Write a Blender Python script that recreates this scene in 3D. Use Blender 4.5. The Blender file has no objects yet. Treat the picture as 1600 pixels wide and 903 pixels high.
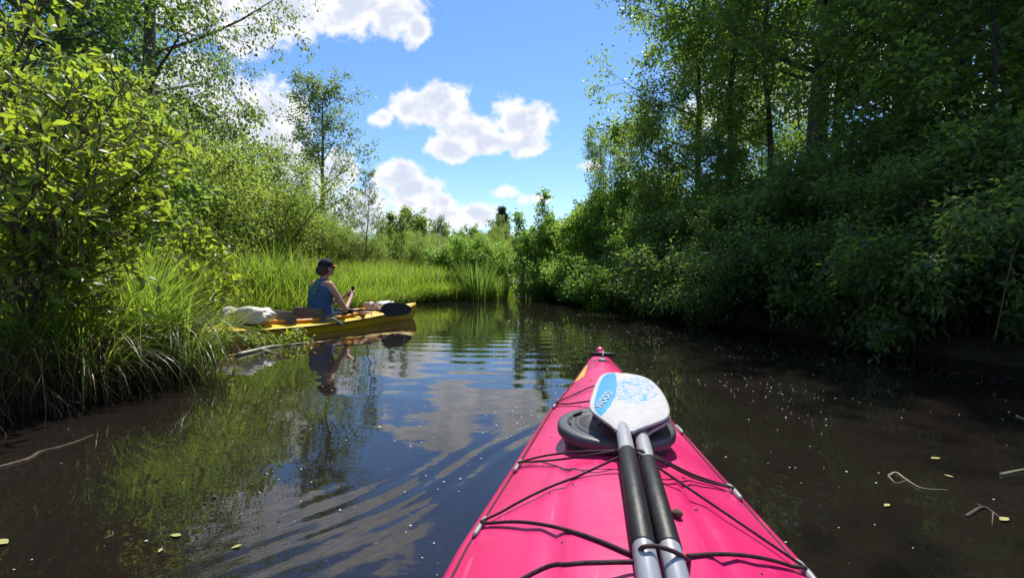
import bpy, bmesh, math, random
import numpy as np
from mathutils import Vector, Matrix
R = math.radians
SC = bpy.context.scene
COL = SC.collection

# ------------------------------------------------------------------ camera, sky, sun, exposure
F = 711.0                      # focal length in photo pixels (1600 wide)
CAMZ, PITCH = 0.75, R(2.13)
cam = bpy.data.cameras.new('camera'); camo = bpy.data.objects.new('camera', cam); COL.objects.link(camo)
cam.sensor_width = 36; cam.lens = 36*F/1600; cam.clip_start = 0.03; cam.clip_end = 9000
camo.location = (0, 0, CAMZ); camo.rotation_euler = (math.pi/2-PITCH, 0, 0)
SC.camera = camo
SUN_EL, SUN_AZ = R(58), R(14)          # azimuth: clockwise from straight ahead (+Y)
SKY_STR, SUN_STR, EXPO = 0.15, 4.9, 0.4
w = bpy.data.worlds.new("World"); SC.world = w; w.use_nodes = True

def build_world():
    nt = w.node_tree; nt.nodes.clear(); N = nt.nodes.new; Lk = nt.links.new
    def val(s, v):
        if hasattr(v, 'is_linked'): Lk(v, s)
        else: s.default_value = v
    def m(op, a, b=None, c=None, clamp=False):
        n = N('ShaderNodeMath'); n.operation = op; n.use_clamp = clamp
        for i, v in enumerate((a, b, c)):
            if v is not None: val(n.inputs[i], v)
        return n.outputs[0]
    def vm(op, a, b=None):
        n = N('ShaderNodeVectorMath'); n.operation = op
        val(n.inputs[0], a)
        if b is not None: val(n.inputs[1], b)
        return n.outputs['Value'] if op == 'LENGTH' else n.outputs[0]
    def ss(x, a, b):
        n = N('ShaderNodeMapRange'); n.interpolation_type = 'SMOOTHSTEP'
        val(n.inputs[0], x); n.inputs[1].default_value = a; n.inputs[2].default_value = b
        return n.outputs[0]
    def mix(f, a, b):
        n = N('ShaderNodeMix'); n.data_type = 'RGBA'
        val(n.inputs[0], f); val(n.inputs[6], a); val(n.inputs[7], b); return n.outputs[2]
    sky = N('ShaderNodeTexSky'); sky.sky_type = 'NISHITA'; sky.sun_disc = False
    sky.sun_elevation = SUN_EL; sky.sun_rotation = SUN_AZ
    sky.air_density = 1.15; sky.dust_density = 0.1; sky.ozone_density = 4.0
    hs = N('ShaderNodeHueSaturation'); hs.inputs['Saturation'].default_value = 1.14; hs.inputs['Value'].default_value = .87
    Lk(sky.outputs[0], hs.inputs['Color'])
    tint = N('ShaderNodeMix'); tint.data_type = 'RGBA'; tint.blend_type = 'MULTIPLY'; tint.inputs[0].default_value = 1; Lk(hs.outputs[0], tint.inputs[6]); tint.inputs[7].default_value = (.93, .93, 1.04, 1)
    tc = N('ShaderNodeTexCoord'); d = tc.outputs['Generated']
    sx = N('ShaderNodeSeparateXYZ'); Lk(d, sx.inputs[0]); X, Y, Z = sx.outputs
    ys = m('MAXIMUM', Y, 0.12)
    u, v = m('DIVIDE', X, ys), m('DIVIDE', Z, ys)
    cx = N('ShaderNodeCombineXYZ'); val(cx.inputs[0], u); val(cx.inputs[1], v); uv = cx.outputs[0]
    blobs = [(450,15,120,66),(545,8,120,66),(622,32,66,42),(395,62,55,40),(655,50,32,36),(330,5,120,70),
      (640,172,40,34),(690,168,55,36),(738,205,62,30),(705,236,48,22),(806,196,44,42),(838,192,34,36),(603,188,26,16),(822,228,44,26),(765,222,55,26),
      (632,272,44,26),(655,296,50,24),(692,318,45,20),(738,335,56,24),(700,335,60,26),(590,345,70,26),(606,280,34,18),(762,334,26,14),(640,320,30,16),
      (405,195,78,80),(325,200,110,90),(440,240,52,66),(280,150,80,60),(385,275,110,46),
      (786,302,24,11),(845,312,34,11),(1205,140,140,66),(1350,115,100,80),(1145,185,80,46),(1550,190,90,60),
      (560,325,62,34),(470,315,80,46),(525,272,42,46),(645,352,60,18),(928,262,22,9)]
    acc = None
    for (px, py, rx, ry) in blobs:
        s = vm('SUBTRACT', uv, ((px-800)/F, (425-py)/F, 0))
        s = vm('MULTIPLY', s, (F/rx, F/ry, 0))
        k = m('SUBTRACT', 1.0, vm('LENGTH', s))
        k = m('MULTIPLY', k, min(1.0, ry/40.0+.35))
        acc = k if acc is None else m('SMOOTH_MAX', acc, k, 0.12)
    front = ss(Y, 0.12, 0.3)
    # the rest of the sky: the same broken cumulus, scattered over the dome
    pz = m('ADD', m('MAXIMUM', Z, 0.0), 0.25)
    c2 = N('ShaderNodeCombineXYZ'); val(c2.inputs[0], m('DIVIDE', X, pz)); val(c2.inputs[1], m('DIVIDE', Y, pz))
    nz2 = N('ShaderNodeTexNoise'); nz2.inputs['Scale'].default_value = 1.7; nz2.inputs['Detail'].default_value = 3
    Lk(c2.outputs[0], nz2.inputs['Vector'])
    gen = m('MULTIPLY', m('SUBTRACT', nz2.outputs[0], 0.56), 5.0)
    infr = ss(m('MAXIMUM', m('ABSOLUTE', u), m('MULTIPLY', v, 1.75)), 1.15, 1.4)
    gen = m('SUBTRACT', gen, m('MULTIPLY', m('MULTIPLY', m('SUBTRACT', 1.0, infr), front), 4.0))
    acc = m('SUBTRACT', acc, m('MULTIPLY', m('SUBTRACT', 1.0, front), 4.0))
    base = m('MAXIMUM', acc, gen)
    nz = N('ShaderNodeTexNoise'); nz.inputs['Scale'].default_value = 9.5; nz.inputs['Detail'].default_value = 8
    nz.inputs['Roughness'].default_value = 0.62; Lk(uv, nz.inputs['Vector'])
    nb = N('ShaderNodeTexNoise'); nb.inputs['Scale'].default_value = 20; nb.inputs['Detail'].default_value = 5
    off = vm('ADD', uv, (0.004, 0.012, 3.1)); Lk(off, nb.inputs['Vector'])
    n1 = m('SUBTRACT', nz.outputs[0], 0.5)
    dens = m('ADD', m('SUBTRACT', base, 0.06), m('MULTIPLY', n1, 2.3))
    nf = N('ShaderNodeTexNoise'); nf.inputs['Scale'].default_value = 34; nf.inputs['Detail'].default_value = 6; nf.inputs['Roughness'].default_value = .6; Lk(uv, nf.inputs['Vector'])
    dens = m('ADD', dens, m('MULTIPLY', m('SUBTRACT', nf.outputs[0], 0.5), 0.8))
    alpha = ss(dens, -0.12, 0.36)
    deep = m('ADD', dens, m('MULTIPLY', m('SUBTRACT', nb.outputs[0], 0.5), 2.0))
    grey = ss(deep, 0.1, 0.9)
    ccol = mix(grey, (5.4, 5.35, 5.45, 1), (3.6, 3.95, 4.7, 1))
    col = mix(alpha, tint.outputs[2], ccol)
    bg = N('ShaderNodeBackground'); bg.inputs[1].default_value = SKY_STR
    Lk(col, bg.inputs[0])
    out = N('ShaderNodeOutputWorld'); Lk(bg.outputs[0], out.inputs[0])
build_world()
sun = bpy.data.lights.new('sun', 'SUN'); suno = bpy.data.objects.new('sun', sun); COL.objects.link(suno)
sun.energy = SUN_STR; sun.angle = R(0.53); sun.color = (1, .95, .86)
sdir = Vector((math.sin(SUN_AZ)*math.cos(SUN_EL), math.cos(SUN_AZ)*math.cos(SUN_EL), math.sin(SUN_EL)))
suno.rotation_euler = sdir.to_track_quat('Z', 'Y').to_euler(); suno.location = (20, 60, 80)
vs = SC.view_settings; vs.view_transform = 'Standard'; vs.look = 'None'; vs.exposure = EXPO; vs.gamma = 1; vs.use_curve_mapping = False
SC.cycles.max_bounces = 8; SC.cycles.diffuse_bounces = 4; SC.cycles.transmission_bounces = 5; SC.cycles.glossy_bounces = 4
SC.cycles.use_denoising = True; SC.cycles.caustics_reflective = False; SC.cycles.caustics_refractive = False

# ------------------------------------------------------------------ helpers
def ray(px, py):
    k = (451.5-py)/F; c, s = math.cos(PITCH), math.sin(PITCH)
    return Vector(((px-800)/F, c+s*k, -s+c*k))
def at_z(px, py, z):
    d = ray(px, py); t = (z-CAMZ)/d.z; return Vector((d.x*t, d.y*t, z))
def at_y(px, py, Y):
    d = ray(px, py); t = Y/d.y; return Vector((d.x*t, Y, CAMZ+d.z*t))
def px_x(px, Y): return (px-800)/F*Y

def tag(o, label=None, cat=None, group=None, kind=None):
    if label: o['label'] = label
    if cat: o['category'] = cat
    if group: o['group'] = group
    if kind: o['kind'] = kind
    return o
def empty(name, loc=(0,0,0), rz=0.0, scale=None):
    o = bpy.data.objects.new(name, None); COL.objects.link(o); o.location = loc; o.rotation_euler = (0,0,rz)
    o.empty_display_size = .1
    if scale: o.scale = scale
    return o
def link(name, me, mat=None, parent=None):
    o = bpy.data.objects.new(name, me); COL.objects.link(o)
    if mat is not None and not me.materials: me.materials.append(mat)
    if parent is not None: o.parent = parent
    return o
def np_mesh(name, V, Fc, smooth=False):
    V = np.asarray(V, np.float32); Fc = np.asarray(Fc, np.int32); n, k = Fc.shape
    me = bpy.data.meshes.new(name)
    me.vertices.add(len(V)); me.vertices.foreach_set('co', V.ravel())
    me.loops.add(n*k); me.loops.foreach_set('vertex_index', Fc.ravel())
    me.polygons.add(n); me.polygons.foreach_set('loop_start', np.arange(0, n*k, k, dtype=np.int32))
    if smooth: me.polygons.foreach_set('use_smooth', np.ones(n, bool))
    me.update(calc_edges=True); me.validate(); return me
class MB:
    def __init__(s): s.v = []; s.f = []
    def add(s, vs, fs):
        b = len(s.v); s.v += [tuple(x) for x in vs]; s.f += [tuple(i+b for i in f) for f in fs]
    def tube(s, pts, rad, n=6, caps=True, flat=1.0):
        pts = [Vector(p) for p in pts]; m_ = len(pts)
        if not hasattr(rad, '__len__'): rad = [rad]*m_
        vs, fs = [], []; t0 = (pts[1]-pts[0]).normalized()
        a = t0.orthogonal().normalized()
        for i, p in enumerate(pts):
            t = (pts[min(i+1, m_-1)]-pts[max(i-1, 0)]).normalized()
            a = (a-t*a.dot(t)); a = a.normalized() if a.length > 1e-6 else t.orthogonal().normalized()
            b = t.cross(a)
            for k in range(n):
                th = 2*math.pi*k/n; vs.append(p+(a*math.cos(th)+b*math.sin(th)*flat)*rad[i])
        for i in range(m_-1):
            for k in range(n):
                k2 = (k+1) % n; fs.append((i*n+k, i*n+k2, (i+1)*n+k2, (i+1)*n+k))
        if caps: fs.append(tuple(range(n-1, -1, -1))); fs.append(tuple((m_-1)*n+k for k in range(n)))
        s.add(vs, fs)
    def box(s, c, d, M=None):
        vs = []
        for x in (-1, 1):
            for y in (-1, 1):
                for z in (-1, 1):
                    p = Vector((x*d[0]/2, y*d[1]/2, z*d[2]/2))
                    if M is not None: p = M @ p
                    vs.append(Vector(c)+p)
        s.add(vs, [(0,1,3,2),(4,6,7,5),(0,4,5,1),(2,3,7,6),(0,2,6,4),(1,5,7,3)])
    def ball(s, c, r, nu=10, nv=7, M=None):
        vs, fs = [], []
        r = r if hasattr(r, '__len__') else (r, r, r)
        for j in range(nv+1):
            ph = math.pi*j/nv
            for i in range(nu):
                th = 2*math.pi*i/nu
                p = Vector((r[0]*math.sin(ph)*math.cos(th), r[1]*math.sin(ph)*math.sin(th), r[2]*math.cos(ph)))
                if M is not None: p = M @ p
                vs.append(Vector(c)+p)
        for j in range(nv):
            for i in range(nu): fs.append((j*nu+i, j*nu+(i+1) % nu, (j+1)*nu+(i+1) % nu, (j+1)*nu+i)[::-1])
        s.add(vs, fs)
    def build(s, name, mat, parent=None, smooth=True, bevel=0):
        me = bpy.data.meshes.new(name); me.from_pydata(s.v, [], s.f); me.update()
        if smooth: me.polygons.foreach_set('use_smooth', np.ones(len(me.polygons), bool))
        o = link(name, me, mat, parent)
        if bevel:
            b = o.modifiers.new('b', 'BEVEL'); b.width = bevel; b.segments = 2; b.limit_method = 'ANGLE'
        return o
def smooth_path(pts, n=8):
    """Catmull-Rom through the points."""
    P = [Vector(p) for p in pts]; P = [P[0]*2-P[1]]+P+[P[-1]*2-P[-2]]; out = []
    for i in range(1, len(P)-2):
        for k in range(n):
            t = k/n; a, b, c, d = P[i-1:i+3]
            out.append(.5*((2*b)+(c-a)*t+(2*a-5*b+4*c-d)*t*t+(3*b-a-3*c+d)*t**3))
    out.append(P[-2]); return out
def copy_thing(o, parent=None):
    c = o.copy(); COL.objects.link(c)
    if parent is not None: c.parent = parent
    for ch in list(o.children): copy_thing(ch, c)
    return c

# ------------------------------------------------------------------ materials
def new_mat(name):
    m = bpy.data.materials.new(name); m.use_nodes = True; nt = m.node_tree
    return m, nt, nt.nodes['Principled BSDF'], nt.nodes['Material Output']
def noise(nt, scale, detail=4, rough=.55, coord='Object', vec_scale=None):
    tc = nt.nodes.new('ShaderNodeTexCoord'); n = nt.nodes.new('ShaderNodeTexNoise')
    n.inputs['Scale'].default_value = scale; n.inputs['Detail'].default_value = detail; n.inputs['Roughness'].default_value = rough
    src = tc.outputs[coord]
    if vec_scale:
        mp = nt.nodes.new('ShaderNodeMapping'); mp.inputs['Scale'].default_value = vec_scale; nt.links.new(src, mp.inputs[0]); src = mp.outputs[0]
    nt.links.new(src, n.inputs['Vector']); return n
def ramp(nt, fac, stops):
    r = nt.nodes.new('ShaderNodeValToRGB'); nt.links.new(fac, r.inputs[0]); e = r.color_ramp.elements
    while len(e) < len(stops): e.new(.5)
    for q, (p, c) in zip(e, stops): q.position = p; q.color = c if len(c) == 4 else (*c, 1)
    return r.outputs[0]
def bump(nt, h, strength, dist, bsdf):
    b = nt.nodes.new('ShaderNodeBump'); b.inputs['Strength'].default_value = strength; b.inputs['Distance'].default_value = dist
    nt.links.new(h, b.inputs['Height']); nt.links.new(b.outputs[0], bsdf.inputs['Normal'])
def simple(name, col, rough=.5, var=.12, scale=30, spec=.5, bmp=0.0, metal=0.0):
    m, nt, b, o = new_mat(name); n = noise(nt, scale)
    lo = tuple(c*(1-var) for c in col); hi = tuple(min(1, c*(1+var)) for c in col)
    nt.links.new(ramp(nt, n.outputs[0], [(.3, lo), (.7, hi)]), b.inputs['Base Color'])
    b.inputs['Roughness'].default_value = rough; b.inputs['Specular IOR Level'].default_value = spec; b.inputs['Metallic'].default_value = metal
    if bmp: bump(nt, n.outputs[0], bmp, .01, b)
    return m
def leaf_mat(name, dark, light, trans, tf=.45, rough=.42, spec=.5):
    m, nt, b, out = new_mat(name); L = nt.links.new
    g = nt.nodes.new('ShaderNodeNewGeometry'); oi = nt.nodes.new('ShaderNodeObjectInfo')
    a = nt.nodes.new('ShaderNodeMath'); a.operation = 'ADD'; L(g.outputs['Random Per Island'], a.inputs[0]); L(oi.outputs['Random'], a.inputs[1])
    fr = nt.nodes.new('ShaderNodeMath'); fr.operation = 'FRACT'; L(a.outputs[0], fr.inputs[0])
    nz = noise(nt, 1.1, 2)
    ad = nt.nodes.new('ShaderNodeMath'); ad.operation = 'MULTIPLY_ADD'; L(fr.outputs[0], ad.inputs[0]); ad.inputs[1].default_value = .6
    L(nz.outputs[0], ad.inputs[2])
    sb = nt.nodes.new('ShaderNodeMath'); sb.operation = 'SUBTRACT'; L(ad.outputs[0], sb.inputs[0]); sb.inputs[1].default_value = .3
    c = ramp(nt, sb.outputs[0], [(.1, dark), (.85, light), (1.0, (light[0]*1.9, light[1]*1.15, light[2]))])
    L(c, b.inputs['Base Color']); b.inputs['Roughness'].default_value = rough; b.inputs['Specular IOR Level'].default_value = spec
    t = nt.nodes.new('ShaderNodeBsdfTranslucent')
    tcol = ramp(nt, sb.outputs[0], [(.1, tuple(x*.62 for x in trans)), (.9, trans)]); L(tcol, t.inputs[0])
    mx = nt.nodes.new('ShaderNodeMixShader'); mx.inputs[0].default_value = tf
    L(b.outputs[0], mx.inputs[1]); L(t.outputs[0], mx.inputs[2]); L(mx.outputs[0], out.inputs[0])
    return m
M = {}
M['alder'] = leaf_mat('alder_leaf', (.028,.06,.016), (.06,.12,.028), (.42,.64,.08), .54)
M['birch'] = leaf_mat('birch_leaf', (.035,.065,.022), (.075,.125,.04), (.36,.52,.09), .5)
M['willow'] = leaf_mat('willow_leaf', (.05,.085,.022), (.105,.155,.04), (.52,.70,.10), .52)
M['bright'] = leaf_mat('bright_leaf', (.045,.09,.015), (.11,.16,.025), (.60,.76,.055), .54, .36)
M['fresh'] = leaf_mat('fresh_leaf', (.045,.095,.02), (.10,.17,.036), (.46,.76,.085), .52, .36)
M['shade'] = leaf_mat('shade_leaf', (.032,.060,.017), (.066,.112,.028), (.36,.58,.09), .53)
M['pine'] = leaf_mat('pine_needle', (.02,.04,.02), (.045,.07,.035), (.16,.24,.09), .35)
M['grass'] = leaf_mat('grass_blade', (.06,.115,.025), (.13,.20,.045), (.50,.70,.06), .52, .38)
M['sedge'] = leaf_mat('sedge_blade', (.055,.10,.02), (.13,.17,.035), (.46,.66,.075), .52, .36)
M['dead'] = leaf_mat('dead_sedge', (.035,.022,.013), (.16,.10,.055), (.2,.13,.06), .2, .7, .2)

def bark(name, lo, hi, scale=6):
    m, nt, b, o = new_mat(name); n = noise(nt, scale, 8, .65, vec_scale=(3, 3, .6))
    nt.links.new(ramp(nt, n.outputs[0], [(.3, lo), (.7, hi)]), b.inputs['Base Color']); b.inputs['Roughness'].default_value = .9
    bump(nt, n.outputs[0], .7, .03, b); return m
M['bark'] = bark('alder_bark', (.035,.028,.022), (.13,.11,.09))
M['barkg'] = bark('grey_bark', (.07,.065,.055), (.22,.2,.17))
M['twig'] = bark('twig_bark', (.05,.035,.025), (.16,.11,.075))
M['stem'] = bark('green_stem', (.07,.09,.03), (.15,.17,.06))

def ground_mat():
    m, nt, b, o = new_mat('bank_soil'); n = noise(nt, 3.0, 8, .65)
    nt.links.new(ramp(nt, n.outputs[0], [(.3, (.018,.014,.010)), (.5, (.05,.038,.022)), (.7, (.05,.075,.022))]), b.inputs['Base Color'])
    b.inputs['Roughness'].default_value = .95; n2 = noise(nt, 25, 6); bump(nt, n2.outputs[0], .8, .05, b); return m
def water_mat():
    m, nt, b, o = new_mat('brown_water'); L = nt.links.new
    n = noise(nt, .9, 5, .6, vec_scale=(.6, 1.6, 1)); f = noise(nt, 42, 6, .7)
    mu = nt.nodes.new('ShaderNodeMath'); mu.operation = 'MULTIPLY'
    L(ramp(nt, n.outputs[0], [(.42, (0,0,0)), (.72, (1,1,1))]), mu.inputs[0]); L(ramp(nt, f.outputs[0], [(.42, (0,0,0)), (.7, (1,1,1))]), mu.inputs[1])
    c = ramp(nt, mu.outputs[0], [(0, (.0125,.0098,.0075)), (.5, (.021,.0175,.014)), (1, (.055,.048,.039))])
    L(c, b.inputs['Base Color'])
    r = ramp(nt, mu.outputs[0], [(0, (.012,)*3), (1, (.08,)*3)]); L(r, b.inputs['Roughness'])
    b.inputs['IOR'].default_value = 1.6
    n2 = noise(nt, 5.0, 3, .5, vec_scale=(.7, 1.3, 1)); bump(nt, n2.outputs[0], .06, .02, b)
    return m
M['ground'] = ground_mat(); M['water'] = water_mat()
def plastic(name, col, rough=.34, dirt=(.2,.15,.1), worn=False):
    m, nt, b, o = new_mat(name); L = nt.links.new
    n = noise(nt, 7, 6, .6); n2 = noise(nt, 60, 5, .7); n3 = noise(nt, 240, 2)
    c1 = ramp(nt, n.outputs[0], [(.3, tuple(x*.88 for x in col)), (.7, col)])
    mx = nt.nodes.new('ShaderNodeMix'); mx.data_type = 'RGBA'
    pw = ramp(nt, n2.outputs[0], [(.62, (0,0,0)), (.8, (.45,.45,.45))]); L(pw, mx.inputs[0]); L(c1, mx.inputs[6]); mx.inputs[7].default_value = (*dirt, 1)
    L(mx.outputs[2], b.inputs['Base Color'])
    L(ramp(nt, n.outputs[0], [(.3, (rough-.07,)*3), (.7, (rough+.12,)*3)]), b.inputs['Roughness'])
    bump(nt, n3.outputs[0], .06, .002, b)
    if worn:      # fine pale scratches, sun-faded patches and dried mud splashes
        fd = noise(nt, 2.6, 5, .6); sc1 = noise(nt, 5, 3, .5, vec_scale=(26, 1.2, 1)); sc2 = noise(nt, 4, 3, .5, vec_scale=(2, 22, 1)); md = noise(nt, 11, 9, .72)
        def over(base, fac, colr):
            x_ = nt.nodes.new('ShaderNodeMix'); x_.data_type = 'RGBA'; L(fac, x_.inputs[0]); L(base, x_.inputs[6]); x_.inputs[7].default_value = (*colr, 1); return x_.outputs[2]
        c = over(mx.outputs[2], ramp(nt, fd.outputs[0], [(.45, (0,0,0)), (.75, (.34,)*3)]), (.74, .07, .22))
        c = over(c, ramp(nt, sc1.outputs[0], [(.66, (0,0,0)), (.70, (.4,)*3)]), (.78, .16, .30)); c = over(c, ramp(nt, sc2.outputs[0], [(.68, (0,0,0)), (.72, (.35,)*3)]), (.78, .16, .30))
        c = over(c, ramp(nt, md.outputs[0], [(.60, (0,0,0)), (.78, (.55,)*3)]), (.22, .07, .07)); L(c, b.inputs['Base Color'])
    return m
M['pink'] = plastic('pink_plastic', (.63,.018,.13), .33, (.30,.035,.075), True)
M['yellow'] = plastic('yellow_plastic', (.82,.52,.015), .36, (.45,.28,.03))
M['orange'] = plastic('orange_plastic', (.8,.33,.02), .4, (.4,.2,.03))
M['black'] = simple('black_plastic', (.018,.018,.020), .5, .2, 40, .3, .05)
M['rubber'] = simple('hatch_rubber', (.06,.063,.068), .4, .25, 14, .5, .08)
M['cord'] = simple('elastic_cord', (.045,.018,.022), .7, .4, 120, .3, .3)
M['shaft'] = simple('grey_aluminium', (.40,.40,.41), .32, .08, 25, .5, .03, .25)
M['grip'] = simple('black_grip', (.011,.011,.012), .5, .4, 50, .4, .1)
M['fitting'] = simple('pale_fitting', (.24,.24,.24), .45, .15, 60)
M['sticker'] = simple('yellow_sticker', (.75,.42,.06), .5, .2, 60)
M['skin'] = simple('skin', (.50,.27,.19), .5, .1, 30)
M['hair'] = simple('brown_hair', (.055,.028,.016), .5, .35, 60, .4, .3)
M['capcloth'] = simple('dark_cap_cloth', (.02,.021,.026), .8, .2, 90, .2, .2)
M['orangecloth'] = simple('orange_brim_cloth', (.75,.22,.08), .75, .1, 90, .2, .2)
M['shorts'] = simple('dark_shorts', (.015,.018,.03), .85, .2, 60, .2)
M['pad'] = simple('grey_seat_pad', (.13,.115,.105), .85, .15, 40, .2, .3)
M['bag'] = simple('white_plastic_bag', (.66,.62,.56), .38, .12, 14, .5, .3)
M['bagpink'] = simple('pinkish_bag', (.5,.34,.3), .6, .2, 20, .4, .3)
M['wood'] = bark('pale_driftwood', (.42,.38,.32), (.72,.68,.6), 10)
M['reedfloat'] = simple('pale_reed', (.27,.25,.12), .5, .25, 30)
M['yleaf'] = simple('yellow_leaf', (.36,.34,.12), .5, .35, 30)
M['speck'] = simple('pale_catkin', (.62,.58,.5), .6, .25, 300)
M['phone'] = simple('phone_case', (.012,.012,.014), .3, .2, 40)
M['dark'] = simple('dark_interior', (.012,.012,.012), .8)
M['white'] = simple('white_print', (.50,.50,.50), .5, .04)
def shirt_mat():
    m, nt, b, o = new_mat('blue_tank_cloth'); L = nt.links.new
    tc = nt.nodes.new('ShaderNodeTexCoord'); mp = nt.nodes.new('ShaderNodeMapping'); L(tc.outputs['Object'], mp.inputs[0])
    mp.inputs['Location'].default_value = (.02, 0, -.44); mp.inputs['Scale'].default_value = (1.25, 0, .8)
    ln = nt.nodes.new('ShaderNodeVectorMath'); ln.operation = 'LENGTH'; L(mp.outputs[0], ln.inputs[0])
    n = noise(nt, 25, 4); s = nt.nodes.new('ShaderNodeMath'); s.operation = 'MULTIPLY_ADD'; L(n.outputs[0], s.inputs[0]); s.inputs[1].default_value = .03; L(ln.outputs['Value'], s.inputs[2])
    bl, gr, lt = (.034,.10,.22), (.055,.16,.18), (.11,.26,.26)
    c = ramp(nt, s.outputs[0], [(.0, (.16,.3,.16)), (.035, lt), (.05, gr), (.075, (.03,.12,.25)), (.085, lt), (.098, gr), (.112, bl), (.13, bl), (.14, gr), (.15, bl)])
    L(c, b.inputs['Base Color']); b.inputs['Roughness'].default_value = .75; bump(nt, n.outputs[0], .4, .01, b); return m
M['shirt'] = shirt_mat()

# ------------------------------------------------------------------ ground and water
LB = [(-40,-3.4),(0,-3.0),(2.0,-2.75),(2.6,-2.45),(3.4,-2.45),(4.2,-3.1),(5.2,-4.3),(6.2,-4.1),(7.2,-3.4),(8.5,-2.95),(10,-2.7),(11.3,-2.3),(12.2,-1.2),(12.7,-.3),(16,-.05),(19,.2)]
RB = [(-40,4.4),(0,4.4),(2.5,4.2),(4,3.75),(6.3,3.2),(8,2.9),(9.7,2.5),(11,1.9),(12.1,1.25),(12.7,.75),(16,.75),(19,.9)]
ly, lx = zip(*LB); ry_, rx_ = zip(*RB)
def ground_h(x, y):
    x, y = np.asarray(x, float), np.asarray(y, float)
    d = np.maximum(np.interp(y, ly, lx)-x, x-np.interp(y, ry_, rx_))       # >0 on land
    d = np.where(y > 18, np.maximum(d, y-18), d)
    t = np.clip((d+.25)/.55, 0, 1); t = t*t*(3-2*t)
    far = np.clip((np.hypot(x, y)-25)/300, 0, 1)
    und = .09*np.sin(x*1.7+y*.6)*np.sin(y*1.3-x*.4)+.05*np.sin(x*4.1)*np.sin(y*3.7)
    return -.55+t*(.80+und*t)+np.clip(d, 0, 30)*.012+far*1.5
def axis(a, b, n, far):
    core = np.linspace(a, b, n); st = core[1]-core[0]; g = [st*1.25]
    while sum(g) < far: g.append(g[-1]*1.25)
    g = np.cumsum(g); return np.concatenate([(a-g)[::-1], core, b+g])
gx, gy = axis(-9, 9, 150, 4000), axis(-2, 20, 170, 4000)
GX, GY = np.meshgrid(gx, gy); GZ = ground_h(GX, GY)
def grid_faces(nr, nc):
    i = np.arange(nr*nc).reshape(nr, nc)
    return np.stack([i[:-1,:-1].ravel(), i[:-1,1:].ravel(), i[1:,1:].ravel(), i[1:,:-1].ravel()], 1)
g = link('ground', np_mesh('ground', np.stack([GX.ravel(), GY.ravel(), GZ.ravel()], 1), grid_faces(*GX.shape), True), M['ground']); tag(g, kind='structure')
wx = np.concatenate([np.linspace(-30,-4.6,12), np.linspace(-4.5,4.5,301), np.linspace(4.6,30,12)])
wy = np.concatenate([np.linspace(-40,.2,12), np.linspace(.3,13.3,434), np.linspace(13.4,22,10)])
WX, WY = np.meshgrid(wx, wy)
def gz(a): return np.exp(-a*a)
def wave(X, Y):
    z = .0010*np.sin(24*(Y-.06*X**2)+1.2*np.sin(X*1.3+Y*.4))*gz((X-.15)/1.1)*gz((Y-4.3)/1.5)
    z += .0007*np.sin(13*Y+5*X+2*np.sin(Y*.7))*gz((X+1.2)/2.2)*gz((Y-3.2)/1.9)
    z += .00035*np.sin(9*X-6*Y)*gz((Y-4)/4)
    s = ((X-.42)*(-.54)-(Y-2.45)*.84); q = (X-.42)*(-.84)+(Y-2.45)*.54    # along / across the bow wave, port side
    env = np.clip(s/.3, 0, 1)*np.exp(-np.clip(s, 0, 9)/2.2)
    z += .0036*np.sin(62*(q-.05)+4*np.sin(s*2.1)+2*np.sin(s*5.3+1))*gz((q-.03-.10*s)/(.06+.09*s))*env
    s2 = ((X-.46)*.34-(Y-2.45)*.94); q2 = (X-.46)*.94+(Y-2.45)*.34
    env2 = np.clip(s2/.3, 0, 1)*np.exp(-np.clip(s2, 0, 9)/2.0)
    z += .0012*np.sin(55*q2+2*np.sin(s2*3))*gz((q2-.05-.12*s2)/(.05+.09*s2))*env2
    return z
wt = link('water', np_mesh('water', np.stack([WX.ravel(), WY.ravel(), wave(WX, WY).ravel()], 1), grid_faces(*WX.shape), True), M['water']); tag(wt, kind='structure')

# ------------------------------------------------------------------ foliage builders
def unit(a): return a/np.maximum(np.linalg.norm(a, axis=-1, keepdims=True), 1e-9)
def leaf_cloud(name, P, A, rng, L, W, up=.8):
    """one diamond leaf per row of P, pointing along A, folded along its midrib"""
    n = len(P); Nn = unit(np.array([0, 0, up])+rng.normal(0, .55, (n, 3)))
    A = unit(A); S = unit(np.cross(Nn, A)); Nn = np.cross(A, S)
    sc = rng.uniform(.65, 1.25, (n, 1)); L, W = L*sc, W*sc
    mid = P+A*L*.45
    V = np.stack([P, mid+S*W*.5+Nn*W*.16, P+A*L-Nn*L*.12, mid-S*W*.5+Nn*W*.16], 1).reshape(-1, 3)
    b = np.arange(n)[:, None]*4
    return np_mesh(name, V, np.concatenate([b+np.array([[0,1,2]]), b+np.array([[0,2,3]])]))
def path(rng, p, d, length, n, curl, wob):
    pts = [p]; d = d/np.linalg.norm(d)
    for i in range(n):
        d = d+rng.normal(0, wob, 3)+np.array([0, 0, curl]); d /= np.linalg.norm(d)
        p = p+d*length/n; pts.append(p)
    return pts
def side_dir(rng, d, ang):
    r = rng.normal(0, 1, 3); r -= d*r.dot(d); r /= np.linalg.norm(r)
    return d*math.cos(ang)+r*math.sin(ang)
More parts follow.
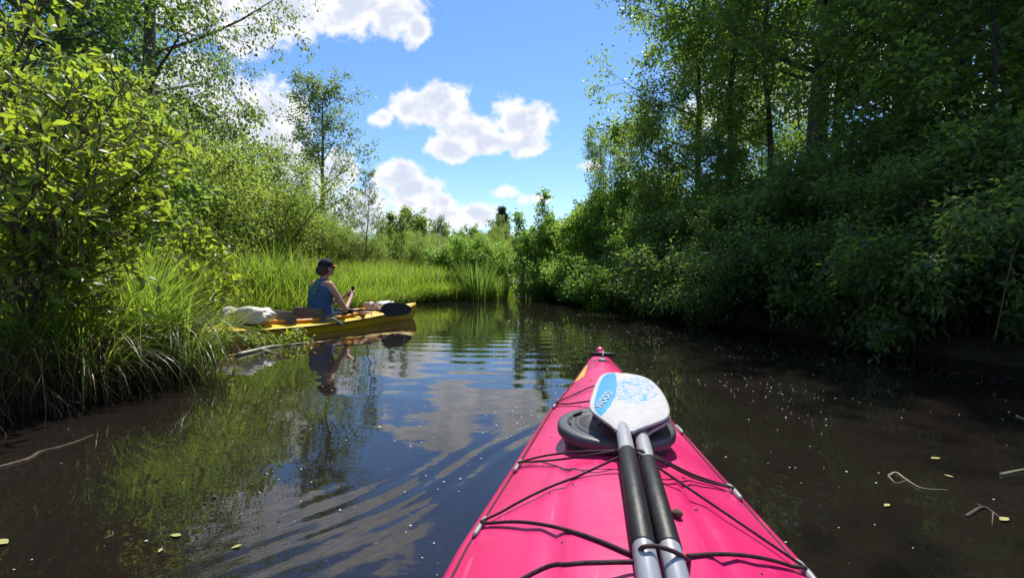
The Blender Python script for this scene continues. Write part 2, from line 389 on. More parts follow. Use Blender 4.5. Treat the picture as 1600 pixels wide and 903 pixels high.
def plant(seed, stems, n_limb, limb_len, prof, limb_el, curl, nsec, ntwig, twig_len, lpt, leaf, droop=.25, r_limb=.4, spread=.05, base_t=.2, sec_frac=.5, twigs_drawn=True):
    """stems: list of (points, radii). Returns (trunk mesh builder, leaf positions, leaf axes)."""
    rng = np.random.default_rng(seed); mb = MB(); TP, TD = [], []
    for (pts, rad) in stems:
        mb.tube(pts, rad, 8)
        pts = np.array([tuple(p) for p in pts]); tt = np.linspace(0, 1, len(pts))
        at = lambda t: np.array([np.interp(t, tt, pts[:, k]) for k in range(3)])
        az0 = rng.uniform(0, 6.28)
        for i in range(n_limb):
            t = base_t+(1-base_t)*((i+.5)/n_limb); t = min(.985, t+rng.uniform(-.02, .02)); p = at(t)
            az = az0+i*2.4+rng.normal(0, .35); el = limb_el[0]+(limb_el[1]-limb_el[0])*t+rng.normal(0, .12)
            ln = limb_len*prof(t)*rng.uniform(.7, 1.15)
            r = np.interp(t, tt, rad)*r_limb
            d = np.array([math.cos(az)*math.cos(el), math.sin(az)*math.cos(el), math.sin(el)])
            lp = path(rng, p, d, ln, 5, curl, .10)
            mb.tube(lp, np.linspace(max(r, .006), .004, 6), 5, False)
            for j in range(nsec+1):
                s = .25+.75*j/max(nsec, 1); k = min(4, int(s*5)); f = s*5-k
                q = lp[k]*(1-f)+lp[k+1]*f if k < 5 else lp[5]
                dl = lp[k+1]-lp[k]; dl = dl/np.linalg.norm(dl)
                sd = dl if j == nsec else side_dir(rng, dl, rng.uniform(.5, 1.1)); sd = sd+np.array([0, 0, curl])
                sp = path(rng, q, sd, ln*sec_frac*(1-.5*s)*rng.uniform(.7, 1.2)+.12, 3, curl*1.2, .13)
                mb.tube(sp, np.linspace(.006 if r > .012 else .004, .002, 4), 4, False)
                for a in range(ntwig):
                    k2 = min(2, int(rng.uniform(0, 3))); f2 = rng.uniform(0, 1); q2 = sp[k2]*(1-f2)+sp[k2+1]*f2
                    d2 = sp[k2+1]-sp[k2]; d2 /= np.linalg.norm(d2)
                    td = side_dir(rng, d2, rng.uniform(.3, 1.2))+np.array([0, 0, -droop*.4]); td /= np.linalg.norm(td)
                    tl = twig_len*rng.uniform(.6, 1.3)
                    if twigs_drawn: mb.tube([q2, q2+td*tl], [.0028, .0012], 3, False)
                    TP.append(q2); TD.append(td*tl)
    TP, TD = np.array(TP), np.array(TD); n = len(TP)
    t = rng.uniform(.1, 1.05, (n, lpt, 1)); P = (TP[:, None]+TD[:, None]*t+rng.normal(0, spread, (n, lpt, 3))).reshape(-1, 3)
    A = (unit(TD)[:, None]*.6+rng.normal(0, .6, (n, lpt, 3))+np.array([0, 0, -droop])).reshape(-1, 3)
    return mb, P, A, rng
def make(name, label, cat, mats, leaf, args, kw, group=None, parts=('trunk', 'crown')):
    root = empty(name); tag(root, label, cat, group)
    mb, P, A, rng = plant(*args, **kw)
    mb.build(parts[0], M[mats[0]], root)
    link(parts[1], leaf_cloud(parts[1], P, A, rng, leaf[0], leaf[1]), M[mats[1]], root)
    return root
def trunk_line(seed, H, r, lean=(0, 0), wob=.08, n=12, taper=.9):
    rng = np.random.default_rng(seed); pts, rad = [], []
    ox = oy = 0
    for i in range(n+1):
        t = i/n; ox += rng.normal(0, wob)*H/12*.6; oy += rng.normal(0, wob)*H/12*.6
        if i == 0: ox = oy = 0
        pts.append((ox+lean[0]*t, oy+lean[1]*t, H*t-(.25 if i == 0 else 0))); rad.append(r*(1.35 if i == 0 else 1)*(1-taper*t))
    return [(pts, rad)]
dome = lambda t: .55+.6*math.sin(min(1, max(0, t))*math.pi*.9)
cone = lambda t: max(.16, 1.12-t)
round_ = lambda t: max(.3, math.sin(math.pi*min(.97, max(.1, t))))

PROTO = {}
def alder(k, seed, H, r, crown, base_t, nl, lpt, mat='alder'):
    PROTO[k] = make('alder_tree', 'x', 'tree', ('bark', mat), (.085, .062),
        (seed, trunk_line(seed, H, r), nl, crown, dome, (.15, .9), .03, 5, 6, .34, lpt, None),
        dict(base_t=base_t, spread=.10, droop=.3), parts=('trunk', 'crown'))
alder('alderA', 11, 13.5, .19, 2.6, .27, 32, 14)
alder('alderB', 12, 12.0, .09, 1.9, .28, 32, 14)
alder('alderC', 13, 11.0, .10, 2.2, .16, 36, 22)
alder('alderD', 14, 12.5, .075, 1.7, .30, 28, 13)
alder('alderE', 15, 6.5, .055, 1.5, .05, 34, 15)
def shrub(k, seed, H, ns, spread_r, mat, leaf, lpt, name='shrub', nl=9, stem='twig', tw=.22, up=.4):
    rng = np.random.default_rng(seed); st = []
    for i in range(ns):
        a = i*2.4+rng.normal(0, .4); rr = spread_r*math.sqrt((i+.6)/ns)
        h = H*(1-.35*(rr/spread_r)**2)*rng.uniform(.8, 1.08)
        b = np.array([math.cos(a)*rr*.25, math.sin(a)*rr*.25, -.15]); tip = np.array([math.cos(a)*rr, math.sin(a)*rr, h])
        mid = (b+tip)/2+np.array([math.cos(a), math.sin(a), 0])*-.08*rr+np.array([0, 0, .12*h])
        pts = smooth_path([b, mid, tip], 4); st.append((pts, list(np.linspace(.012+.004*H, .004, len(pts)))))
    PROTO[k] = make(name, 'x', 'shrub', (stem, mat), leaf,
        (seed, st, nl, .26*H, round_, (.2, .8), .02, 3, 4, tw, lpt, None), dict(base_t=.12, spread=.06, droop=.15, twigs_drawn=False), parts=('stems', 'foliage'))
shrub('willowA', 21, 2.6, 11, 1.5, 'willow', (.062, .022), 17, 'willow_shrub')
shrub('willowB', 22, 2.2, 10, 1.6, 'willow', (.062, .022), 17, 'willow_shrub')
shrub('alderbushA', 23, 2.4, 9, 1.2, 'alder', (.07, .05), 14, 'alder_shrub')
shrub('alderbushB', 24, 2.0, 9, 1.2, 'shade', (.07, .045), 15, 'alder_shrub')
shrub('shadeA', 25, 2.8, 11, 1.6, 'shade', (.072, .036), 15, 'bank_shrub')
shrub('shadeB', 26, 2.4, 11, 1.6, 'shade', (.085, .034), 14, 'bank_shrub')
shrub('brightB', 28, 2.2, 10, 1.3, 'fresh', (.068, .047), 15, 'leafy_shrub')
shrub('brightA', 27, 2.0, 8, .9, 'fresh', (.062, .042), 14, 'leafy_shrub')
rng = np.random.default_rng(77); st = []
for i in range(13):
    a = i*2.4; rr = rng.uniform(.7, 1.35); b = np.array([math.cos(a)*.12, math.sin(a)*.12, -.1]); e = np.array([math.cos(a), math.sin(a), 0])
    pts = smooth_path([b, e*rr*.5+np.array([0, 0, rng.uniform(.55, 1.1)]), e*rr*.85+np.array([0, 0, rng.uniform(.35, .9)]), e*rr*1.1+np.array([0, 0, rng.uniform(.0, .5)])], 4)
    st.append((pts, list(np.linspace(.016, .004, len(pts)))))
PROTO['overhangB'] = make('overhanging_shrub', 'x', 'shrub', ('twig', 'fresh'), (.065, .042), (78, st, 9, .5, round_, (.1, .6), -.01, 3, 4, .2, 13, None), dict(base_t=.1, spread=.06, droop=.3, twigs_drawn=False), parts=('stems', 'foliage'))
PROTO['overhang'] = make('overhanging_shrub', 'x', 'shrub', ('twig', 'shade'), (.07, .035), (77, st, 9, .5, round_, (.1, .5), -.02, 3, 4, .2, 14, None), dict(base_t=.1, spread=.06, droop=.4, twigs_drawn=False), parts=('stems', 'foliage'))
def sapling(k, seed, H, mat, name='sapling', ns=3, nl=16, ll=.5, leaf=(.06, .042), lpt=10):
    st = []
    for i in range(ns):
        a = i*2.1; st += [([(math.cos(a)*.1+(p[0]+math.cos(a)*.14*H*j/12*.6), math.sin(a)*.1+p[1]+math.sin(a)*.14*H*j/12*.6, p[2]*(1-.18*i)) for j, p in enumerate(tl[0])], tl[1]) for tl in trunk_line(seed+i, H, .012*H/2+.008)]
    PROTO[k] = make(name, 'x', 'tree', ('twig', mat), leaf, (seed, st, nl, ll, cone, (.5, 1.0), .06, 3, 3, .16, lpt, None), dict(base_t=.15, spread=.03, droop=.05))
sapling('saplingA', 31, 3.5, 'fresh', lpt=8, nl=18, ll=.46, leaf=(.075, .052))
sapling('saplingB', 32, 3.0, 'willow', ns=2)
sapling('saplingC', 33, 3.4, 'birch', 'young_birch', 1, 22, .8, (.05, .035), 9)
# airy lone tree, drooping birch, far trees
PROTO['lone'] = make('aspen_tree', 'x', 'tree', ('barkg', 'birch'), (.11, .085),
    (41, trunk_line(41, 9.4, .16, (.1, 0), .05), 36, 2.5, lambda t: max(.25, 1.0-.75*abs(t-.45)*1.4), (.3, .95), .02, 4, 5, .34, 11, None), dict(base_t=.22, spread=.10, droop=.3))
PROTO['birch'] = make('birch_tree', 'x', 'tree', ('barkg', 'birch'), (.07, .05),
    (42, trunk_line(42, 12.5, .15, (.25, 0), .05), 46, 2.7, dome, (.45, 1.0), -.09, 6, 7, .40, 17, None), dict(base_t=.16, spread=.10, droop=.9))
PROTO['dense'] = make('maple_tree', 'x', 'tree', ('bark', 'shade'), (.10, .075),
    (43, trunk_line(43, 10.5, .14), 34, 2.6, dome, (.2, .9), .0, 5, 6, .4, 18, None), dict(base_t=.1, spread=.12, droop=.4))
PROTO['far'] = make('far_tree', 'x', 'tree', ('bark', 'birch'), (.34, .28),
    (44, trunk_line(44, 9, .16), 22, 2.3, dome, (.2, .9), .02, 3, 3, .6, 10, None), dict(base_t=.15, spread=.25, twigs_drawn=False))
PROTO['far2'] = make('far_tree', 'x', 'tree', ('bark', 'alder'), (.34, .28),
    (45, trunk_line(45, 9, .16), 22, 2.0, cone, (.3, .9), .02, 3, 3, .6, 10, None), dict(base_t=.12, spread=.25, twigs_drawn=False))
PROTO['pine'] = make('pine_tree', 'x', 'tree', ('bark', 'pine'), (.4, .12),
    (46, trunk_line(46, 12, .2), 30, 2.0, lambda t: max(.15, 1.1-t)*(.6 if t < .45 else 1), (.1, .6), .03, 4, 4, .5, 16, None), dict(base_t=.35, spread=.16, twigs_drawn=False))
USED = {}
def put(k, x, y, label, cat=None, group=None, rz=0, s=1.0, sz=None, name=None):
    o = PROTO[k] if k not in USED else copy_thing(PROTO[k]); USED[k] = 1
    o.location = (x, y, float(ground_h(x, y))-.02); o.rotation_euler = (0, 0, rz); o.scale = (s, s, sz or s)
    o['label'] = label
    if cat: o['category'] = cat
    if group: o['group'] = group
    if name: o.name = name
    return o

# ------------------------------------------------------------------ trees and shrubs, right bank
GR = 'trees on the shaded bank'
RT = [('alderA', 1262, 8.0, 1.0, 0.4, 'thickest dark trunk on the shaded bank, straight and tall'),
 ('alderC', 1088, 11.6, 1.0, 1.0, 'slender alder at the open-sky end of the shaded bank, sunlit outer leaves'),
 ('alderB', 1140, 10.8, 1.0, 2.1, 'thin straight alder, second dark trunk from the open sky'),
 ('alderD', 1197, 10.0, 1.0, 3.3, 'thinnest bare pole-like alder just left of the thickest trunk'),
 ('alderB', 1306, 9.2, 1.05, 4.4, 'alder standing close behind and right of the thickest trunk'),
 ('alderC', 1465, 6.6, 1.1, 5.2, 'slim alder near the camera with bark showing between leafy boughs'),
 ('alderA', 1585, 7.4, .9, 2.7, 'big leafy alder at the outer edge of the shaded bank'),
 ('alderD', 1420, 11.2, 1.05, 1.8, 'tall alder behind the bank beside the patch of white cloud'),
 ('alderC', 1120, 13.5, .75, 3.9, 'low sunlit alder beyond the slender one, nearest the end of the channel'),
 ('alderB', 1245, 17, .9, 0.2, 'alder in the second row behind the thickest trunk'),
 ('alderA', 1500, 12.5, .95, 3.5, 'broad alder deep in the wood at the right'),
 ('alderC', 1180, 18, .8, 5.5, 'alder deep behind the first thin trunks, seen through gaps')]
for k, px, Y, s, rz, lb in RT: put(k, px_x(px, Y), Y, lb, 'tree', GR, rz, s)
for k, x, y, s, rz, lb in (('dense', 7.6, 6.7, .85, .4, 'dark maple filling the wood close to the camera'), ('dense', 9.8, 8.6, .95, 1.6, 'dark maple behind the slim near alder'),
    ):
    put(k, x, y, lb, 'tree', GR, rz, s)
for x, y, s, rz, lb in ((5.2, 4.9, .85, .3, 'young alder leafy to the ground on the bank nearest the camera'), (4.9, 6.1, .58, 1.7, 'young alder rising from the bank shrubs right of the thickest trunk'),
  (5.9, 5.0, 1.1, 3.0, 'young alder at the edge of view behind the nearest shrubs'), (3.2, 10.3, .62, 4.1, 'short young alder at the sunny end of the shaded bank'), (2.6, 12.4, .62, 5.3, 'short sunlit young alder at the turn of the channel'), (3.9, 8.5, .42, 2.4, 'short young alder before the thin dark trunks')):
    put('alderE', x, y, lb, 'tree', GR, rz, s)
GS = 'shrubs along the shaded bank'
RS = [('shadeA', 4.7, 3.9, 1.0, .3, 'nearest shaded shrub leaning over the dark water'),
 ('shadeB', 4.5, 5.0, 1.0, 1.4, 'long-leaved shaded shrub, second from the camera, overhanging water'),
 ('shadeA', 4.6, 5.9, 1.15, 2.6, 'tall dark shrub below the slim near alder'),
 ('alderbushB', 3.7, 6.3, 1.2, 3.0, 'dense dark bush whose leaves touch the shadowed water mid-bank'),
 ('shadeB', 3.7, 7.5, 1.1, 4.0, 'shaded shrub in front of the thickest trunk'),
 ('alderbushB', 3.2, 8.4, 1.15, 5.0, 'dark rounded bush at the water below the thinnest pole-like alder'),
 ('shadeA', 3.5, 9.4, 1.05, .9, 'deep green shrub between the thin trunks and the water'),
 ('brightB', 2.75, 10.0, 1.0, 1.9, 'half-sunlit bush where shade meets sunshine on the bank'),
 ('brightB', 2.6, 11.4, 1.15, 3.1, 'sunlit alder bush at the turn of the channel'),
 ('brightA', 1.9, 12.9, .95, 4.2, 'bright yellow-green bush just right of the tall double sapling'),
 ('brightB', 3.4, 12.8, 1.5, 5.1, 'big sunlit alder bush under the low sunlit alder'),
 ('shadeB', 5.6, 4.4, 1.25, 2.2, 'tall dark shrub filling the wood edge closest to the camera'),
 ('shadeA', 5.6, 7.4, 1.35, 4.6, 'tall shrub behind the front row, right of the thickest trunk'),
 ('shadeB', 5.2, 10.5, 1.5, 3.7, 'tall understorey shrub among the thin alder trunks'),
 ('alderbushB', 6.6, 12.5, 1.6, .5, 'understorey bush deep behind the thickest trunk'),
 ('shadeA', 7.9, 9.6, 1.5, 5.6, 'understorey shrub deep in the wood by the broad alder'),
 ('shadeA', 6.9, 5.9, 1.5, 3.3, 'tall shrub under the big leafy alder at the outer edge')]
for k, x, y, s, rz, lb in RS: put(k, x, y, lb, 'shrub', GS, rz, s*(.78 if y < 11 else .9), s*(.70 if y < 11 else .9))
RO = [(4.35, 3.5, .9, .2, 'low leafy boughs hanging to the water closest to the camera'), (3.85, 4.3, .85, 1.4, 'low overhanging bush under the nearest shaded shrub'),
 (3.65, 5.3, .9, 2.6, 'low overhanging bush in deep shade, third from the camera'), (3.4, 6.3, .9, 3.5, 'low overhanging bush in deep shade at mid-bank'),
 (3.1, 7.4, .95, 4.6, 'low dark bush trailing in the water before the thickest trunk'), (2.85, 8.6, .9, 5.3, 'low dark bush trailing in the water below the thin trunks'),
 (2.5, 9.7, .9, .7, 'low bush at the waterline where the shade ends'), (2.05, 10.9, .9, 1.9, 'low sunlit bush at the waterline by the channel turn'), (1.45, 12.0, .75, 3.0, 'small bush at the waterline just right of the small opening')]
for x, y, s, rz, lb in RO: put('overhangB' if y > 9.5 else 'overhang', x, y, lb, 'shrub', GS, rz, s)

# ------------------------------------------------------------------ end of the channel
GE = 'bushes at the end of the channel'
put('saplingA', px_x(826, 13.2), 13.2, 'tall leafy double sapling rising above the end of the channel', 'sapling', None, .4, 1.02)
ES = [('brightA', 738, 13.2, .78, .6, 'bright bush above the dark reed clump at the channel end'),
 ('brightB', 775, 14.4, .62, 1.5, 'green bush left of the tall double sapling'),
 ('brightA', 700, 14.5, .72, 2.4, 'light green bush behind the sunlit grass, left of the dark reed clump'),
 ('willowA', 655, 17, .7, 3.3, 'low yellow-green willow behind the grass, right of the paddler'),
 ('brightB', 880, 13.6, .85, 4.0, 'mid-green bush right of the small opening in the bank'),
 ('brightB', 905, 14.8, 1.0, 5.0, 'tall light green bush between the double sapling and the shaded wood'),
 ('brightA', 858, 12.7, .55, 5.7, 'small low bush overhanging the opening in the bank'),
 ('brightB', 935, 16.5, 1.25, .9, 'large bush sloping up toward the shaded wood'),
 ('willowB', 740, 20, .8, 1.2, 'grey-green willow in the distance behind the channel end')]
for k, px, Y, s, rz, lb in ES: put(k, px_x(px, Y), Y, lb, 'shrub', GE, rz, s)
put('saplingB', px_x(622, 14.5), 14.5, 'thin dark-stemmed sapling in the tall grass right of the paddler', 'sapling', None, 1.1, .72)
put('saplingC', px_x(562, 14.5), 14.5, 'young birch with sparse pale leaves beyond the paddler', 'tree', None, 0, 1.02)

# ------------------------------------------------------------------ left bank trees and shrubs
put('lone', px_x(507, 20), 20, 'lone airy tree standing clear against sky and cloud', 'tree', None, .8, 1.0, .86)
put('birch', px_x(236, 9), 9, 'tall grey-trunked birch with drooping boughs reaching over the willows', 'tree', None, 0.6, 1.0)
GL = 'trees behind the sunny bank'
LT = [('dense', 150, 9.5, 1.1, 1.0, 'dark dense maple filling the sky left of the grey-trunked birch'),
 ('dense', 55, 8.0, 1.05, 3.0, 'dark maple at the outer edge of the sunny bank'),
 ('alderD', 40, 6.0, .9, 2.0, 'dark thin-stemmed tree leaning above the near leafy shrub'),
 ('birch', 120, 13, .95, 4.0, 'second birch half hidden behind the dark maples')]
for k, px, Y, s, rz, lb in LT: put(k, px_x(px, Y), Y, lb, 'tree', GL, rz, s)
GW = 'willow shrubs behind the tall grass'
LS = [('willowA', 330, 11.5, 1.55, .2, 'largest yellow-green willow below the drooping birch boughs'),
 ('willowB', 405, 13, 1.5, 1.3, 'rounded yellow-green willow left of the lone tree'),
 ('willowA', 455, 15.5, 1.15, 2.2, 'low willow sloping down toward the lone tree trunk'),
 ('willowB', 262, 9.0, 1.5, 3.1, 'tall willow at the foot of the grey-trunked birch'),
 ('willowB', 215, 7.2, 1.15, 4.2, 'willow right behind the near leafy shrub'),
 ('willowA', 520, 16, .85, 5.0, 'small willow at the foot of the lone tree'),
 ('willowB', 575, 17, .85, 5.9, 'bright low willow under the young birch'),
 ('alderbushA', 480, 19, 1.2, .7, 'darker green bush behind the willows beside the lone tree'),
 ('willowA', 370, 16, 1.6, 3.8, 'willow in the second row between the birch and the lone tree'),
 ('willowB', 130, 5.6, 1.3, 2.5, 'dark green willow deep behind the near leafy shrub'),
 ('willowA', 300, 14, 1.5, 4.9, 'tall willow in the second row under the birch'),
 ('alderbushB', 40, 5.0, 1.3, 1.7, 'shaded bush at the outer edge behind the near leafy shrub')]
for k, px, Y, s, rz, lb in LS: put(k, px_x(px, Y), Y, lb, 'shrub', GW, rz, s)

# ------------------------------------------------------------------ far tree line
rng = np.random.default_rng(5)
put('pine', px_x(785, 70), 70, 'dark pine standing above the far tree line', 'tree', None, 0, .85, .78)
GF = 'far tree line beyond the meadow'
for i in range(34):
    px = 590+i*11+rng.uniform(-4, 4); Y = rng.uniform(55, 78)
    if i % 4 == 3: Y += 14
    s = rng.uniform(.62, .9); put('far' if i % 2 else 'far2', px_x(px, Y), Y, 'small distant tree in the row beyond the channel end', 'tree', GF, rng.uniform(0, 6), s, s*rng.uniform(.85, 1.1))
GM = 'bushes in the meadow before the far tree line'
for i, px in enumerate((540, 600, 640, 690, 720, 770, 815, 860, 900, 950)):
    Y = 26+(i*7) % 11; put('willowA' if i % 2 else 'alderbushA', px_x(px, Y), Y, ('meadow bush seen just left of the young birch', 'meadow bush below the left end of the far tree line', 'meadow bush right of the thin dark-stemmed sapling', 'meadow bush behind the low willow right of the paddler', 'meadow bush beyond the light green bush by the reed clump', 'meadow bush below the dark pine', 'meadow bush directly behind the tall double sapling', 'meadow bush beyond the mid-green bush right of the opening', 'meadow bush behind the tall light green bush', 'meadow bush mostly hidden behind the slope of sunlit alder bushes')[i], 'shrub', GM, i*1.3, 1.15+.25*((i*3) % 3))
for k, x, y in (('far', -60, 70), ('far2', -48, 60), ('far', -75, 62), ('far2', -38, 75), ('far', -30, 62), ('far2', 34, 66), ('far', 45, 72), ('far2', 58, 64), ('far', 70, 75)):
    put(k, x, y, 'distant tree screened by nearer trees on the banks', 'tree', 'distant trees screened by the banks', x, 1.0)

# ------------------------------------------------------------------ grass and sedge
def blades(name, B, H, Wd, lean, rng, seg=4, droop=.35):
    """B (n,3) bases; each blade a tapered strip that bends over"""
    n = len(B); az = rng.uniform(0, 2*np.pi, n) if lean is None else lean
    D = np.stack([np.cos(az), np.sin(az), np.zeros(n)], 1); fa = az+np.pi/2+rng.normal(0, .6, n)
    S = np.stack([np.cos(fa), np.sin(fa), np.zeros(n)], 1)
    k = rng.uniform(.35, 1.5, n)*droop; lv = []
    for j in range(seg+1):
        t = j/seg; a = k*t*1.5
        c = B+D*(H*t*np.sin(a)*.9)[:, None]+np.array([0, 0, 1])*(H*t*np.cos(a))[:, None]
        wv = Wd*(1-t**2.2*.96)*.5
        lv.append(c+S*wv[:, None]); lv.append(c-S*wv[:, None])
    V = np.stack(lv, 1).reshape(-1, 3); m_ = 2*(seg+1); b = np.arange(n)[:, None]*m_
    Fc = np.concatenate([b+np.array([[2*j, 2*j+1, 2*j+3, 2*j+2]]) for j in range(seg)])
    return np_mesh(name, V, Fc)
def scatter(rng, n, x0, x1, y0, y1, f):
    x, y = rng.uniform(x0, x1, n), rng.uniform(y0, y1, n); ok = f(x, y); x, y = x[ok], y[ok]
    return np.stack([x, y, np.maximum(ground_h(x, y), -.06)-.03], 1)
def land(x, y, off=0.0): return np.maximum(np.interp(y, ly, lx)-x, x-np.interp(y, ry_, rx_)) > off
rng = np.random.default_rng(8)
B = scatter(rng, 60000, -9.5, .2, 5.5, 17, lambda x, y: land(x, y, -.06) & (x > -1.1*y) & (rng.uniform(0, 1, len(x)) < .35+.65*(np.sin(x*2.3+y)*np.sin(y*1.9-x) > -.3)))
H = rng.uniform(.65, 1.15, len(B))*np.clip(.75+.25*np.sin(B[:, 0]*1.3)*np.sin(B[:, 1]*1.1), .4, 1)
tag(link('grass', blades('grass', B, H, rng.uniform(.009, .018, len(B)), None, rng), M['grass']), 'tall bright green reed grass covering the sunny bank behind the yellow kayak', None, None, 'stuff')
def off_kayak(x, y): return ((np.abs((x+1.57)*.83-(y-7.42)*.55) > .34) | (y < 4.45)) & ((x < -.69*y) | (y < 3.6) | (y > 5.0))
B = scatter(rng, 9000, -5.2, -2.2, 3.0, 5.6, lambda x, y: land(x, y, .0) & off_kayak(x, y))
H = rng.uniform(.5, 1.0, len(B))
tag(link('sedge', blades('sedge', B, H, rng.uniform(.006, .013, len(B)), None, rng, 5, .55), M['sedge']), 'sunlit arching sedge on the near bank hiding the stern of the yellow kayak', None, None, 'stuff')
B = scatter(rng, 14000, .3, 4.2, 9.0, 18, lambda x, y: land(x, y, -.06))
tag(link('grass', blades('grass', B, rng.uniform(.4, .8, len(B)), rng.uniform(.008, .014, len(B)), None, rng), M['grass']), 'shorter grass on the bank around the opening at the channel end', None, None, 'stuff')
B = scatter(rng, 9000, -40, 40, 18, 62, lambda x, y: land(x, y, .02) & (abs(x) < .75*y))
tag(link('meadow_grass', blades('meadow_grass', B, rng.uniform(.7, 1.3, len(B)), rng.uniform(.03, .06, len(B)), None, rng, 3), M['grass']), 'distant meadow grass before the far tree line', None, None, 'stuff')
n = 12000; t = rng.uniform(5.5, 12.2, n); B = np.stack([np.interp(t, ly, lx)+rng.uniform(-.28, .14, n), t+rng.normal(0, .1, n), np.full(n, -.08)], 1)
n2 = 7000; t2 = rng.uniform(9.5, 12.1, n2); B2 = np.stack([np.interp(t2, ry_, rx_)+rng.uniform(-.12, .3, n2), t2, np.full(n2, -.08)], 1)
n3 = 5000; e_ = rng.uniform(-2.4, -.45, n3); B3 = np.stack([e_, np.interp(e_, lx[11:14], ly[11:14])+rng.uniform(-.12, .4, n3), np.full(n3, -.06)], 1)
B = np.concatenate([B, B2, B3]); H = rng.uniform(.3, .75, len(B))
tag(link('bank_grass', blades('bank_grass', B, H, rng.uniform(.007, .014, len(B)), None, rng, 4, .55), M['grass']), 'fringe of grass growing at the waterline of both far banks', None, None, 'stuff')
def tuft(name, c, n, h, wd, mat, label, cat, rad=.2, droop=.5, lean=None, group=None, part='blades'):
    r2 = np.random.default_rng(int(abs(c[0])*1000+c[1]*77)); root = empty(name, c); tag(root, label, cat, group)
    a, q = r2.uniform(0, 6.28, n), rad*np.sqrt(r2.uniform(0, 1, n)); b = np.stack([np.cos(a)*q, np.sin(a)*q, np.zeros(n)], 1)
    ln = a if lean is None else r2.normal(lean, .8, n)
    link(part, blades(part, b, r2.uniform(.55, 1, n)*h, r2.uniform(.6, 1.2, n)*wd, ln, r2, 6, droop), M[mat], root); return root
GT = 'dark reed clumps at the channel end'
tuft('reed_clump', (px_x(745, 12.2), 12.15, .0), 500, 1.25, .016, 'shade', 'dark green reed clump at the waterline left of the small opening', 'reeds', .45, .22, None, GT)
tuft('reed_clump', (px_x(775, 12.4), 12.4, .0), 300, .8, .016, 'shade', 'shorter dark reed clump touching the left edge of the small opening', 'reeds', .3, .3, None, GT)
tuft('reed_clump', (px_x(845, 12.2), 12.3, .0), 350, .85, .016, 'shade', 'dark reed clump right of the small opening below the double sapling', 'reeds', .35, .3, None, GT)
GK = 'sedge tussocks on the near bank'
tuft('sedge_tussock', (-2.62, 3.15, .18), 420, .85, .010, 'sedge', 'sedge tussock spilling long arching blades over the water before the kayak stern', 'sedge', .28, .75, -.4, GK)
tuft('sedge_tussock', (-2.75, 2.65, .2), 340, .7, .010, 'sedge', 'green sedge tussock above the brown bank, below the near leafy shrub', 'sedge', .25, .7, -.7, GK)
tuft('sedge_tussock', (-2.98, 3.65, .2), 420, .95, .011, 'sedge', 'tallest upright sedge tussock between the leafy shrub and the kayak', 'sedge', .3, .5, None, GK)
tuft('sedge_tussock', (-3.3, 4.2, .12), 300, .55, .011, 'sedge', 'sedge tussock at the waterline in front of the kayak stern', 'sedge', .28, .7, 0, GK)
tuft('sedge_tussock', (-2.42, 3.35, .08), 300, .75, .010, 'sedge', 'low sedge tussock arching out farthest over the water', 'sedge', .25, .75, None, GK)
tuft('sedge_tussock', (-2.62, 2.75, .10), 260, .6, .010, 'sedge', 'low sedge tussock hanging in front of the brown matted bank', 'sedge', .28, .75, None, GK)
tuft('sedge_tussock', (-3.05, 3.9, .04), 300, .5, .010, 'sedge', 'low sedge tussock by the driftwood end', 'sedge', .25, .9, -.1, GK)
B = scatter(rng, 700, -4.6, -2.3, 2.9, 5.4, lambda x, y: land(x, y, .0) & off_kayak(x, y))
tag(link('reed_leaves', blades('reed_leaves', B, rng.uniform(.5, 1.25, len(B)), rng.uniform(.016, .030, len(B)), None, rng, 6, .6), M['grass']), 'broad bladed reed leaves mixed into the near bank sedge', None, None, 'stuff')
B = scatter(rng, 1500, -5.0, -2.25, 2.4, 5.6, lambda x, y: land(x, y, -.05) & off_kayak(x, y))
tag(link('dry_stalks', blades('dry_stalks', B, rng.uniform(.3, .9, len(B)), rng.uniform(.004, .009, len(B)), None, rng, 5, .8), M['dead']), 'dry straw coloured stalks among the green sedge', None, None, 'stuff')
# dead brown sedge hanging down the near bank
n = 1700; t = rng.uniform(1.4, 4.2, n); ex = np.interp(t, ly, lx)
B = np.stack([ex-.02+rng.normal(0, .07, n), t, rng.uniform(-.02, .30, n)], 1)
tag(link('dead_grass', blades('dead_grass', B, rng.uniform(.15, .5, n), rng.uniform(.004, .009, n), rng.normal(0, 1.3, n), rng, 5, 1.4), M['dead']), 'matted brown dead sedge hanging down the near bank to the water', None, None, 'stuff')

